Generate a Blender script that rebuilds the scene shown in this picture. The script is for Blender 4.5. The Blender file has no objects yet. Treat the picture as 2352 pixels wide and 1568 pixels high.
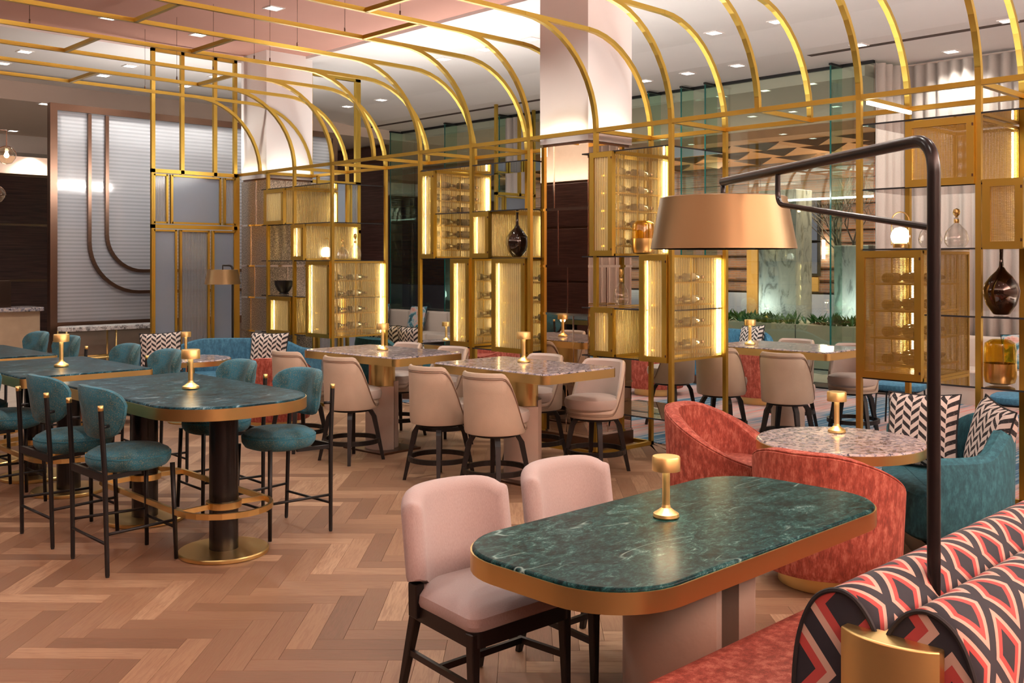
import bpy, bmesh, math, random
from mathutils import Vector, Matrix
R=random.Random(7)
sc=bpy.context.scene
COL=sc.collection
PI=math.pi
# ---------------------------------------------------------------- camera, world, exposure
F,CX,CY,H=2300.,1176.,604.,1.8
YAW=math.radians(45.8); CO,SI=math.cos(YAW),math.sin(YAW)
cam=bpy.data.cameras.new('camera'); camo=bpy.data.objects.new('camera',cam); COL.objects.link(camo)
cam.sensor_width=36; cam.lens=36*F/2352; cam.shift_y=-(784-CY)/2352.; cam.clip_start=.05; cam.clip_end=200
camo.location=(0,0,H); camo.rotation_euler=(PI/2,0,YAW-PI/2)
sc.camera=camo
w=bpy.data.worlds.new('dusk'); sc.world=w; w.use_nodes=True
w.node_tree.nodes['Background'].inputs[0].default_value=(.10,.14,.26,1)
w.node_tree.nodes['Background'].inputs[1].default_value=.35
vs=sc.view_settings; vs.view_transform='Standard'; vs.look='None'; vs.exposure=-0.06; vs.gamma=1; vs.use_curve_mapping=False
sc.cycles.transparent_max_bounces=24; sc.cycles.max_bounces=8; sc.cycles.diffuse_bounces=4; sc.cycles.glossy_bounces=4
sc.cycles.transmission_bounces=8; sc.cycles.caustics_reflective=False; sc.cycles.caustics_refractive=False
sc.cycles.sample_clamp_indirect=6
SPOT_W=92.     # one ceiling downlight
UP_W=150.       # cove uplights added for brightness, watts per metre
# where a pixel of the 2352x1568 frame lies on a horizontal plane / vertical plane of the room
def G(px,py,z=0.):
    f=F*(H-z)/(py-CY); r=(px-CX)/F*f
    return (f*CO+r*SI, f*SI-r*CO)
def YX(px,X): return X*math.tan(YAW-math.atan((px-CX)/F))
def XY(px,Y): return Y/math.tan(YAW-math.atan((px-CX)/F))
def proj(X,Y,z):
    f=X*CO+Y*SI; r=X*SI-Y*CO
    return CX+F*r/f, CY+F*(H-z)/f, f
# ---------------------------------------------------------------- mesh helpers
class B:
    """collects geometry for one mesh"""
    def __init__(s): s.v=[]; s.f=[]; s.sm=[]; s.uv={}
    def add(s,v,f,smooth=False):
        o=len(s.v); s.v+= [tuple(p) for p in v]
        for q in f: s.f.append([i+o for i in q]); s.sm.append(smooth)
        return s
    def box(s,x0,x1,y0,y1,z0,z1):
        v=[(x,y,z) for z in(z0,z1) for y in(y0,y1) for x in(x0,x1)]
        return s.add(v,[(0,2,3,1),(4,5,7,6),(0,1,5,4),(2,6,7,3),(0,4,6,2),(1,3,7,5)])
    def bar(s,p,q,w,h=None,up=(0,0,1)):
        h=h or w; p=Vector(p);q=Vector(q);d=(q-p).normalized();u=Vector(up)
        if abs(d.dot(u))>.95:u=Vector((1,0,0))
        a=d.cross(u).normalized();b=a.cross(d).normalized()
        v=[e+a*(w/2*i)+b*(h/2*j) for e in(p,q) for i,j in((-1,-1),(1,-1),(1,1),(-1,1))]
        return s.add(v,[(3,2,1,0),(4,5,6,7),(0,1,5,4),(1,2,6,5),(2,3,7,6),(3,0,4,7)])
    def rings(s,rs,closed=False,cap=True,smooth=True,capsmooth=False):
        n=len(rs[0]); v=[p for r in rs for p in r]; f=[]; m=len(rs)
        for i in range(m if closed else m-1):
            j=(i+1)%m
            for k in range(n):
                l=(k+1)%n; f.append((i*n+k,i*n+l,j*n+l,j*n+k))
        s.add(v,f,smooth)
        if cap and not closed:
            s.add(rs[0],[tuple(range(n-1,-1,-1))],capsmooth); s.add(rs[-1],[tuple(range(n))],capsmooth)
        return s
    def tube(s,pts,r,n=8,cap=True):
        P=[Vector(p) for p in pts]; rs=[]; prev=None
        for i,p in enumerate(P):
            t=((P[min(i+1,len(P)-1)]-p).normalized()+(p-P[max(i-1,0)]).normalized()).normalized()
            if prev is None:
                a=t.orthogonal().normalized()
            else:
                a=(prev-t*prev.dot(t)).normalized()
            prev=a; b=t.cross(a); rr=r[i] if isinstance(r,(list,tuple)) else r
            rs.append([p+(a*math.cos(2*PI*k/n)+b*math.sin(2*PI*k/n))*rr for k in range(n)])
        return s.rings(rs,cap=cap)
    def lathe(s,prof,n=24,c=(0,0,0),smooth=True,sx=1,sy=1):
        rs=[[(c[0]+r*sx*math.cos(2*PI*k/n),c[1]+r*sy*math.sin(2*PI*k/n),c[2]+z) for k in range(n)] for r,z in prof]
        return s.rings(rs,smooth=smooth)
    def prism(s,o,z0,z1,bev=0,smooth=False):
        """outline (ccw) extruded, with optional rounded upper edge of size bev"""
        rs=[[(x,y,z0) for x,y in o]]
        if bev:
            for t in(0,30,60,90):
                a=math.radians(t); rs.append([(x,y,z1-bev+bev*math.sin(a)) for x,y in offset(o,-bev*(1-math.cos(a)))])
        else: rs.append([(x,y,z1) for x,y in o])
        n=len(o); v=[p for r in rs for p in r]; f=[]
        for i in range(len(rs)-1):
            for k in range(n): l=(k+1)%n; f.append((i*n+k,i*n+l,(i+1)*n+l,(i+1)*n+k))
        s.add(v,f,True)
        s.add(rs[0],[tuple(range(n-1,-1,-1))]); s.add(rs[-1],[tuple(range(n))])
        return s
    def mesh(s,name,m,bevel=0,seg=2,weld=True,uvf=None):
        me=bpy.data.meshes.new(name)
        bm=bmesh.new()
        vs=[bm.verts.new(p) for p in s.v]
        for f,sm in zip(s.f,s.sm):
            try: q=bm.faces.new([vs[i] for i in f]); q.smooth=sm
            except ValueError: pass
        if weld: bmesh.ops.remove_doubles(bm,verts=bm.verts,dist=1e-5)
        bmesh.ops.recalc_face_normals(bm,faces=bm.faces)
        if bevel:
            ed=[e for e in bm.edges if len(e.link_faces)==2 and e.calc_face_angle(0)>.6]
            bmesh.ops.bevel(bm,geom=ed,offset=bevel,segments=seg,affect='EDGES',profile=.5,clamp_overlap=True)
            if seg>1:
                for q in bm.faces: q.smooth=True
        for e in bm.edges:
            if len(e.link_faces)==2 and e.calc_face_angle(0)>.62: e.smooth=False
        if uvf:
            L=bm.loops.layers.uv.new('UVMap')
            for q in bm.faces:
                for l in q.loops: l[L].uv=uvf(l.vert.co,q.normal)
        bm.to_mesh(me); bm.free()
        me.materials.append(m)
        return me
def offset(o,d):
    n=len(o); r=[]
    for i in range(n):
        a=Vector(o[i-1]);b=Vector(o[i]);c=Vector(o[(i+1)%n])
        e=(b-a); g=(c-b)
        if e.length<1e-9: e=g
        if g.length<1e-9: g=e
        e.normalize();g.normalize()
        n1=Vector((e.y,-e.x));n2=Vector((g.y,-g.x)); m=(n1+n2)
        if m.length<1e-6: m=n1
        m.normalize(); k=d/max(.4,m.dot(n1)); r.append((b.x+m.x*k,b.y+m.y*k))
    return r
def rrect(hx,hy,r,n=6,cx=0,cy=0):
    rr=r if isinstance(r,(list,tuple)) else [r]*4
    o=[]
    for (sx,sy,a0),q in zip(((1,1,0),(-1,1,90),(-1,-1,180),(1,-1,270)),rr):
        for k in range(n+1):
            a=math.radians(a0+90*k/n); o.append((cx+sx*(hx-q)+q*math.cos(a),cy+sy*(hy-q)+q*math.sin(a)))
    return o
def arc(cx,cy,r,a0,a1,n,sx=1,sy=1):
    return [(cx+sx*r*math.cos(math.radians(a0+(a1-a0)*k/n)),cy+sy*r*math.sin(math.radians(a0+(a1-a0)*k/n))) for k in range(n+1)]
def bend(pts,rad,n=6):
    """round the inner corners of a polyline"""
    P=[Vector(p) for p in pts]; o=[P[0]]
    for i in range(1,len(P)-1):
        a=(P[i-1]-P[i]);b=(P[i+1]-P[i]); r=min(rad,a.length*.45,b.length*.45)
        p=P[i]+a.normalized()*r; q=P[i]+b.normalized()*r
        for k in range(n+1):
            t=k/n; o.append(p*(1-t)**2+P[i]*2*t*(1-t)+q*t*t)
    return o+[P[-1]]
def pad(b,sx,sy,sz,c=(0,0,0),e=.35,n=16,m=10):
    """soft cushion (superellipsoid)"""
    def pw(v,k): return math.copysign(abs(v)**k,v)
    rs=[]
    for i in range(1,m):
        ph=-PI/2+PI*i/m; cz=pw(math.sin(ph),.55); cr=max(abs(math.cos(ph)),1e-4)**.45
        rs.append([(c[0]+sx*cr*pw(math.cos(2*PI*k/n),e),c[1]+sy*cr*pw(math.sin(2*PI*k/n),e),c[2]+sz*cz) for k in range(n)])
    b.rings(rs,capsmooth=True); return b
# ---------------------------------------------------------------- objects
def tag(o,label=None,cat=None,group=None,kind=None):
    for k,v in(('label',label),('category',cat),('group',group),('kind',kind)):
        if v: o[k]=v
    return o
def ob(name,me,parent=None,loc=(0,0,0),rot=(0,0,0),**kw):
    o=bpy.data.objects.new(name,me); COL.objects.link(o); o.location=loc; o.rotation_euler=rot
    if parent is not None: o.parent=parent
    return tag(o,**kw)
def thing(name,label,cat,loc=(0,0,0),rz=0,group=None,kind=None):
    o=bpy.data.objects.new(name,None); COL.objects.link(o); o.location=loc; o.rotation_euler=(0,0,rz); o.empty_display_size=.1
    return tag(o,label,cat,group,kind)
def inw(o):   # part built in room coordinates under a thing that only has a location
    o.matrix_parent_inverse=Matrix.Translation(-Vector(o.parent.location)); return o
def kids(o): return [c for c in bpy.data.objects if c.parent==o]
def dup(root,loc,rz,label,group=None,ch=None):
    r=root.copy(); COL.objects.link(r); r.location=loc; r.rotation_euler=(0,0,rz); r['label']=label
    if group: r['group']=group
    def rec(src,dst):
        for c in TREE[src.name] if src.name in TREE else kids(src):
            d=c.copy(); COL.objects.link(d); d.parent=dst; rec(c,d)
    rec(root,r); return r
TREE={}
def freeze(root):
    TREE[root.name]=kids(root)
    for c in TREE[root.name]: TREE[c.name]=kids(c)
def lamp(name,typ,loc,power,color,parent=None,**kw):
    l=bpy.data.lights.new(name,typ); l.energy=power; l.color=color
    for k,v in kw.items(): setattr(l,k,v)
    o=bpy.data.objects.new(name,l); COL.objects.link(o); o.location=loc
    if parent is not None: o.parent=parent
    return o
ORD=['first','second','third','fourth','fifth','sixth','seventh','eighth','ninth','tenth','eleventh','twelfth','thirteenth','fourteenth','fifteenth','sixteenth','seventeenth','eighteenth','nineteenth','twentieth']
# ---------------------------------------------------------------- materials
def nd(nt,t,ins=None,**pr):
    n=nt.nodes.new('ShaderNode'+t)
    for k,v in pr.items(): setattr(n,k,v)
    for k,v in (ins or {}).items():
        s=n.inputs[k]
        if isinstance(v,bpy.types.NodeSocket): nt.links.new(v,s)
        else:
            if isinstance(v,tuple) and len(v)==3 and s.type=='RGBA': v=v+(1,)
            s.default_value=v
    return n
def mt(nt,op,a,b=0.,c=0.):
    n=nd(nt,'Math',operation=op)
    for i,v in enumerate((a,b,c)):
        if isinstance(v,bpy.types.NodeSocket): nt.links.new(v,n.inputs[i])
        else: n.inputs[i].default_value=v
    return n.outputs[0]
def mix(nt,f,a,b):
    n=nd(nt,'Mix',data_type='RGBA')
    for s,v in((n.inputs[0],f),(n.inputs[6],a),(n.inputs[7],b)):
        if isinstance(v,bpy.types.NodeSocket): nt.links.new(v,s)
        else: s.default_value=v if not isinstance(v,tuple) else (v+(1,))[:4]
    return n.outputs[2]
def ramp(nt,f,st,mode='LINEAR'):
    n=nd(nt,'ValToRGB',{'Fac':f}); cr=n.color_ramp; cr.interpolation=mode
    while len(cr.elements)<len(st): cr.elements.new(.5)
    for e,(p,c) in zip(cr.elements,st): e.position=p; e.color=(c+(1,))[:4] if isinstance(c,tuple) else (c,c,c,1)
    return n.outputs[0]
def new(name):
    m=bpy.data.materials.new(name); m.use_nodes=True; nt=m.node_tree
    return m,nt,nt.nodes['Principled BSDF']
def obj(nt): return nd(nt,'TexCoord').outputs['Object']
def noise(nt,co,sc,det=3,rough=.5,dist=0.): return nd(nt,'TexNoise',{'Vector':co,'Scale':sc,'Detail':det,'Roughness':rough,'Distortion':dist}).outputs['Fac']
def scl(nt,co,s): return nd(nt,'Mapping',{'Vector':co,'Scale':s}).outputs[0]
def bump(nt,b,h,st=.2,d=.01):
    n=nd(nt,'Bump',{'Height':h,'Strength':st,'Distance':d}); nt.links.new(n.outputs[0],b.inputs['Normal'])
def plain(name,c,rough=.5,metal=0.,var=.12,ns=8.,bs=0.,bsc=60.,spec=.5,sheen=0.,coat=0.):
    """one colour with slight procedural variation in tone"""
    m,nt,b=new(name); co=obj(nt)
    f=noise(nt,co,ns)
    lo=tuple(x*(1-var) for x in c); hi=tuple(min(1,x*(1+var)) for x in c)
    nt.links.new(mix(nt,f,lo,hi),b.inputs['Base Color'])
    b.inputs['Roughness'].default_value=rough; b.inputs['Metallic'].default_value=metal
    b.inputs['Specular IOR Level'].default_value=spec
    if sheen: b.inputs['Sheen Weight'].default_value=sheen; b.inputs['Sheen Roughness'].default_value=.35
    if coat: b.inputs['Coat Weight'].default_value=coat; b.inputs['Coat Roughness'].default_value=.12
    if bs: bump(nt,b,noise(nt,co,bsc,2),bs)
    return m
def metal(name,c,rough=.3,streak=(1,1,40)):
    m,nt,b=new(name); co=obj(nt)
    f=noise(nt,scl(nt,co,streak),14,2)
    nt.links.new(mix(nt,f,tuple(x*.96 for x in c),c),b.inputs['Base Color'])
    nt.links.new(mt(nt,'MULTIPLY_ADD',f,.05,rough-.025),b.inputs['Roughness'])
    b.inputs['Metallic'].default_value=1.
    return m
def emit(name,c,s):
    m,nt,b=new(name); nt.nodes.remove(b); e=nd(nt,'Emission',{'Color':c,'Strength':s})
    nt.links.new(e.outputs[0],nt.nodes['Material Output'].inputs[0]); return m
MAT={}
MAT['gold']=metal('screen_gold',(.55,.37,.072),.36)
MAT['brass']=metal('brushed_brass',(.78,.56,.22),.30,(1,1,1))
MAT['lampbrass']=metal('lamp_brass',(.90,.66,.27),.38,(2,2,80))
MAT['bronze']=metal('dark_bronze',(.17,.10,.07),.32)
MAT['chrome']=metal('chrome_strip',(.8,.72,.62),.08)
MAT['darkwood']=plain('dark_stained_wood',(.011,.008,.007),.4,var=.3,spec=.35)
MAT['blackmetal']=plain('black_powder_coat',(.010,.009,.009),.42,spec=.35)
MAT['lampblack']=plain('lamp_dark_bronze',(.009,.007,.007),.28,spec=.45)
MAT['blackgloss']=plain('black_lacquer',(.006,.005,.005),.25)
MAT['white']=plain('white_plaster',(.82,.76,.72),.85,var=.03,ns=2)
MAT['cream']=plain('cream_plaster',(.70,.57,.48),.85,var=.03,ns=2)
MAT['pinkceil']=plain('pink_plaster',(.60,.31,.24),.85,var=.04,ns=2)
MAT['stone']=plain('beige_cast_stone',(.43,.325,.26),.55,var=.12,ns=5,bs=.15,bsc=25)
MAT['planter']=plain('planter_stone',(.42,.40,.29),.7,var=.06,ns=3)
MAT['leather']=plain('beige_leather',(.47,.365,.272),.42,var=.10,ns=9,bs=.06,bsc=90)
MAT['leather_in']=plain('taupe_leather',(.46,.38,.33),.4,var=.09,ns=9,bs=.06,bsc=90)
MAT['stitch']=plain('leather_piping',(.20,.12,.08),.5)
MAT['black']=plain('black_piping',(.012,.012,.014),.7)
MAT['beigefab']=plain('beige_upholstery',(.50,.42,.36),.9,var=.06,ns=6,bs=.1,bsc=200,sheen=.2)
MAT['concrete']=plain('blue_grey_stone',(.22,.25,.33),.7,var=.15,ns=3)
MAT['paving']=plain('pale_paving',(.52,.50,.44),.6,var=.08,ns=3)
MAT['leaf']=plain('planter_leaves',(.05,.16,.02),.5,var=.6,ns=20)
MAT['bark']=plain('grey_bark',(.16,.15,.15),.8,var=.3,ns=20)
MAT['darkvase']=plain('dark_brown_glass',(.02,.010,.006),.06,coat=1.)
MAT['bowl']=plain('black_bowl',(.012,.011,.011),.35)
MAT['winedark']=plain('dark_wine_bottle',(.02,.022,.012),.1,coat=1.)
MAT['winelabel']=plain('paper_label',(.6,.55,.45),.8)
MAT['taupe']=plain('taupe_panel',(.20,.15,.11),.5)
MAT['joint']=plain('floor_joint',(.07,.04,.03),.8)
MAT['led']=emit('led_strip',(1,.86,.58),70.)
MAT['downlight']=emit('downlight_lens',(1,.93,.84),9.)
MAT['lampglow']=emit('lamp_disc',(1,.83,.55),18.)
MAT['globe']=emit('white_globe',(1,.93,.82),4.)
MAT['shadeglow']=emit('shade_diffuser',(1,.86,.62),5.)
MAT['candle']=emit('candle_glass',(1,.86,.5),5.)
def velvet(name,c,hi,mottle=.5,ns=14,sh=.5,dark=.55):
    m,nt,b=new(name); co=obj(nt)
    f=noise(nt,scl(nt,co,(1,1,.45)),ns,6,.68)
    g=noise(nt,scl(nt,co,(90,90,12)),3,2)
    f=mt(nt,'MULTIPLY_ADD',g,.35,mt(nt,'SUBTRACT',f,.17))
    nt.links.new(ramp(nt,f,[(.5-.3*mottle,tuple(x*dark for x in c)),(.5,c),(.5+.35*mottle,hi)]),b.inputs['Base Color'])
    b.inputs['Roughness'].default_value=.8; b.inputs['Sheen Weight'].default_value=sh*.25; b.inputs['Sheen Roughness'].default_value=.4
    b.inputs['Sheen Tint'].default_value=hi+(1,)
    bump(nt,b,g,.08); return m
MAT['coral']=velvet('coral_velvet',(.35,.063,.038),(.54,.17,.115),.5,30,.25,.6)
MAT['tealsofa']=velvet('teal_chenille',(.018,.105,.135),(.04,.17,.21),.5,30,.35,.7)
MAT['bluesofa']=velvet('blue_chenille',(.035,.15,.25),(.07,.23,.35),.5,30,.35,.7)
MAT['tealseat']=velvet('teal_plain_velvet',(.018,.14,.20),(.03,.20,.28),.4,18,.5,.8)
def speckle():
    m,nt,b=new('teal_speckled_velvet'); co=obj(nt)
    a=noise(nt,co,150,2,.6); lo=noise(nt,co,6,2)
    t=ramp(nt,a,[(.54,0.),(.60,1.)])
    base=mix(nt,ramp(nt,lo,[(.4,0.),(.62,1.)]),(.010,.075,.090),(.016,.155,.225))
    nt.links.new(mix(nt,mt(nt,'MULTIPLY',t,.36),base,(.30,.24,.13)),b.inputs['Base Color'])
    b.inputs['Roughness'].default_value=.8; b.inputs['Sheen Weight'].default_value=.06
    bump(nt,b,a,.1); return m
MAT['speckle']=speckle()
def weave():
    m,nt,b=new('pink_woven_fabric'); co=obj(nt)
    f=noise(nt,scl(nt,co,(160,160,25)),3,2); g=noise(nt,co,5,2)
    c=mix(nt,f,(.29,.222,.213),(.47,.392,.378)); c=mix(nt,mt(nt,'MULTIPLY',g,.15),c,(.40,.28,.25))
    nt.links.new(c,b.inputs['Base Color']); b.inputs['Roughness'].default_value=.85; b.inputs['Sheen Weight'].default_value=.15
    bump(nt,b,f,.15,.004); return m
MAT['pink']=weave()
def marble(name,base,mid,vein,sc=1.0):
    m,nt,b=new(name); co=obj(nt)
    c2=scl(nt,co,(sc,sc*1.6,sc))
    f=noise(nt,c2,7.5,10,.76,1.2); fine=noise(nt,c2,42,6,.8,.9)
    f=mt(nt,'ADD',mt(nt,'MULTIPLY',f,.55),mt(nt,'MULTIPLY',fine,.45))
    col=ramp(nt,f,[(.44,tuple(x*.22 for x in base)),(.50,base),(.555,mid),(.595,tuple(x*.6+y*.25 for x,y in zip(mid,vein))),(.65,vein)])
    v=noise(nt,nd(nt,'Mapping',{'Vector':co,'Rotation':(0,0,.5),'Scale':(sc*.7,sc*3.2,sc)}).outputs[0],2.0,1.5,.5,.35)
    v=mt(nt,'ABSOLUTE',mt(nt,'SUBTRACT',v,.5))
    v=ramp(nt,v,[(.0,1.),(.006,0.)]); k=ramp(nt,noise(nt,co,4,2),[(.52,0.),(.60,.6)])
    nt.links.new(mix(nt,mt(nt,'MULTIPLY',v,k),col,vein),b.inputs['Base Color'])
    b.inputs['Roughness'].default_value=.30; b.inputs['Specular IOR Level'].default_value=.07
    return m
MAT['greenmarble']=marble('green_marble',(.006,.034,.035),(.018,.082,.080),(.36,.52,.48))
MAT['bluemarble']=marble('teal_marble_tops',(.006,.032,.044),(.020,.092,.125),(.38,.54,.60))
MAT['whitemarble']=marble('white_marble',(.55,.53,.52),(.62,.60,.58),(.38,.36,.36),.5)
def outmarble():
    m,nt,b=new('outdoor_marble'); co=obj(nt)
    f=noise(nt,scl(nt,co,(1.5,1.5,.7)),3,7,.65,1.2)
    nt.links.new(ramp(nt,f,[(.38,(.22,.24,.23)),(.47,(.45,.48,.46)),(.7,(.60,.62,.58))]),b.inputs['Base Color'])
    b.inputs['Roughness'].default_value=.4; return m
MAT['outmarble']=outmarble()
def terrazzo():
    m,nt,b=new('terrazzo_stone'); co=obj(nt)
    v=nd(nt,'TexVoronoi',{'Vector':scl(nt,co,(1,1.35,1)),'Scale':30.,'Randomness':1.}); sep=nd(nt,'SeparateColor',{'Color':v.outputs['Color']})
    c=ramp(nt,sep.outputs[0],[(.0,(.05,.05,.07)),(.16,(.16,.14,.17)),(.34,(.42,.34,.34)),(.5,(.24,.22,.27)),(.68,(.55,.45,.40)),(.85,(.33,.25,.24))],'CONSTANT')
    w_=nd(nt,'TexVoronoi',{'Vector':co,'Scale':75.}); s2=nd(nt,'SeparateColor',{'Color':w_.outputs['Color']})
    c=mix(nt,mt(nt,'MULTIPLY',mt(nt,'GREATER_THAN',s2.outputs[1],.72),.7),c,(.50,.42,.40))
    d=nd(nt,'TexVoronoi',{'Vector':scl(nt,co,(1,1.35,1)),'Scale':30.},feature='DISTANCE_TO_EDGE')
    c=mix(nt,ramp(nt,d.outputs['Distance'],[(.02,.8),(.06,0.)]),c,(.42,.37,.38))
    nt.links.new(c,b.inputs['Base Color']); b.inputs['Roughness'].default_value=.14; b.inputs['Specular IOR Level'].default_value=.4
    return m
MAT['terrazzo']=terrazzo()
def plank(name,mode):
    m,nt,b=new(name)
    uv=nd(nt,'UVMap').outputs[0]
    if mode=='obj':
        r=nd(nt,'ObjectInfo').outputs['Random']
        off=nd(nt,'CombineXYZ',{'X':mt(nt,'MULTIPLY',r,31.),'Y':mt(nt,'MULTIPLY',r,57.)})
        uv=nd(nt,'VectorMath',{0:uv,1:off.outputs[0]},operation='ADD').outputs[0]
    else:
        r=nd(nt,'Attribute',attribute_name='tone').outputs['Fac']
    g=noise(nt,scl(nt,uv,(2.2,26,1)),2.2,5,.62,1.1); fine=noise(nt,scl(nt,uv,(6,130,1)),2,2)
    tone=nd(nt,'TexWhiteNoise',{'W':mt(nt,'MULTIPLY',r,917.)},noise_dimensions='1D').outputs['Value']
    c=ramp(nt,tone,[(0.,(.140,.072,.036)),(.35,(.215,.118,.063)),(.7,(.300,.174,.096)),(1.,(.44,.282,.166))])
    c=mix(nt,ramp(nt,g,[(.40,.52),(.56,0.)]),c,(.19,.085,.048))
    c=mix(nt,mt(nt,'MULTIPLY',fine,.25),c,(.48,.30,.21))
    nt.links.new(c,b.inputs['Base Color'])
    b.inputs['Roughness'].default_value=.45; b.inputs['Specular IOR Level'].default_value=.25
    bump(nt,b,g,.05,.004); return m
MAT['plank']=plank('oak_plank','obj'); MAT['plankfar']=plank('oak_plank_far','attr')
def walnut():
    m,nt,b=new('walnut_panelling'); co=obj(nt)
    g=noise(nt,scl(nt,co,(.6,.6,22)),2.2,5,.6,.5)
    nt.links.new(ramp(nt,g,[(.35,(.040,.017,.014)),(.55,(.080,.036,.030)),(.7,(.115,.055,.045))]),b.inputs['Base Color'])
    b.inputs['Roughness'].default_value=.4; return m
MAT['walnut']=walnut()
def carpet():
    m,nt,b=new('striped_carpet'); co=obj(nt)
    n1=noise(nt,scl(nt,co,(.25,14,1)),2.,3,.6); big=noise(nt,scl(nt,co,(.35,.9,1)),1.1,2)
    c=ramp(nt,n1,[(.40,(.33,.23,.21)),(.5,(.44,.36,.33)),(.6,(.50,.16,.13))])
    c2=ramp(nt,n1,[(.40,(.02,.07,.13)),(.52,(.05,.15,.22)),(.6,(.35,.33,.32))])
    nt.links.new(mix(nt,ramp(nt,big,[(.47,0.),(.54,1.)]),c,c2),b.inputs['Base Color']); b.inputs['Roughness'].default_value=1.
    bump(nt,b,noise(nt,co,300,1),.3,.004); return m
MAT['carpet']=carpet()
def tilefloor():
    m,nt,b=new('pale_stone_floor'); co=obj(nt)
    g=noise(nt,scl(nt,co,(1,9,1)),2.5,5,.6,1.)
    nt.links.new(ramp(nt,g,[(.35,(.36,.31,.26)),(.6,(.52,.46,.40))]),b.inputs['Base Color']); b.inputs['Roughness'].default_value=.3; return m
MAT['palefloor']=tilefloor()
def sheet(name,tint,refl,alpha,rough=.0,ribs=None,trans=(.9,.7,.35),tw=.0,axis=0):
    """thin glass sheet: see-through share alpha, the rest reflects (refl tint) or glows through (translucent share tw)"""
    m,nt,b=new(name); nt.nodes.remove(b); out=nt.nodes['Material Output']; co=obj(nt)
    t=nd(nt,'BsdfTransparent',{'Color':tint}).outputs[0]
    g=nd(nt,'BsdfGlossy',{'Color':refl,'Roughness':rough}).outputs[0]
    body=t
    ge=nd(nt,'NewGeometry'); dt=nd(nt,'VectorMath',{0:ge.outputs['Normal'],1:ge.outputs['Incoming']},operation='DOT_PRODUCT').outputs['Value']
    fr=mt(nt,'MULTIPLY_ADD',mt(nt,'POWER',mt(nt,'SUBTRACT',1.,mt(nt,'ABSOLUTE',dt)),4.),.6,.04)
    if tw:
        d=nd(nt,'BsdfTranslucent',{'Color':trans}).outputs[0]; d2=nd(nt,'BsdfDiffuse',{'Color':trans}).outputs[0]
        dd=nd(nt,'MixShader',{0:.45,1:d,2:d2}).outputs[0]
        f=tw
        if ribs:
            sep=nd(nt,'SeparateXYZ',{0:co})
            s=mt(nt,'ADD',sep.outputs[0],sep.outputs[1]) if axis==0 else sep.outputs[2]
            wv=mt(nt,'SINE',mt(nt,'MULTIPLY',s,2*PI/ribs))
            f=mt(nt,'MULTIPLY_ADD',wv,tw*(.75 if axis==0 else .22),tw)
        body=nd(nt,'MixShader',{0:f,1:t,2:dd}).outputs[0]
    fin=nd(nt,'MixShader',{0:mt(nt,'MINIMUM',mt(nt,'MULTIPLY',fr,alpha),.95),1:body,2:g}).outputs[0]
    nt.links.new(fin,out.inputs[0]); return m
MAT['glass']=sheet('window_glass',(.93,.98,.95),(.85,1.,.9),2.2)
MAT['glassfin']=sheet('green_glass_fin',(.84,.95,.90),(.8,1.,.9),1.2)
MAT['glassedge']=plain('green_glass_edge',(.01,.10,.085),.1)
MAT['smoked']=sheet('smoked_glass_shelf',(.60,.58,.55),(1,1,1),2.5)
MAT['ribbed']=sheet('fluted_glass',(1,.93,.72),(1,.9,.7),1.4,.15,.028,(1.,.86,.50),.5)
MAT['clearbox']=sheet('lightly_fluted_glass',(1,.95,.82),(1,.9,.7),1.2,.12,.028,(1.,.86,.50),.17)
def wiremesh():
    m,nt,b=new('gold_wire_mesh'); out=nt.nodes['Material Output']; co=obj(nt); sep=nd(nt,'SeparateXYZ',{0:co})
    s=mt(nt,'SINE',mt(nt,'MULTIPLY',mt(nt,'ADD',sep.outputs[0],sep.outputs[1]),2*PI/.012))
    t=mt(nt,'SINE',mt(nt,'MULTIPLY',sep.outputs[2],2*PI/.009))
    k=mt(nt,'GREATER_THAN',mt(nt,'ADD',s,mt(nt,'MULTIPLY',t,.6)),.25)
    b.inputs['Base Color'].default_value=(.60,.40,.10,1); b.inputs['Metallic'].default_value=.8; b.inputs['Roughness'].default_value=.35
    tr=nd(nt,'BsdfTransparent').outputs[0]
    nt.links.new(nd(nt,'MixShader',{0:k,1:tr,2:b.outputs[0]}).outputs[0],out.inputs[0]); return m
MAT['mesh']=wiremesh()
MAT['backlit']=sheet('backlit_fluted_glass',(1,.9,.7),(1,.9,.7),1.,.2,.028,(1.,.86,.50),.55)
MAT['frost']=sheet('frosted_grey_glass',(.55,.6,.66),(1,1,1),1.6,.2,None,(.42,.48,.56),.78)
MAT['frostrib']=sheet('fluted_grey_glass',(.7,.7,.7),(1,1,1),1.6,.15,.022,(.42,.42,.44),.5)
MAT['bigrib']=sheet('horizontal_fluted_glass',(.75,.76,.78),(1,1,1),1.6,.1,.055,(.80,.80,.82),.62,2)
MAT['shadeglass']=sheet('clear_bottle_glass',(.97,.95,.93),(1,1,1),2.5,.0,None,(.9,.85,.8),.10)
MAT['amberglass']=sheet('amber_glass',(.94,.80,.34),(1,.9,.7),2.2)
MAT['globeglass']=sheet('clear_globe_glass',(1,.92,.8),(1,.95,.85),2.4)
MAT['winelight']=sheet('pale_wine_bottle',(.75,.72,.62),(1,1,1),2.6,.02,None,(.8,.75,.6),.25)
MAT['smokebrown']=sheet('smoked_brown_vase',(.16,.09,.05),(1,.95,.9),2.2)
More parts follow.
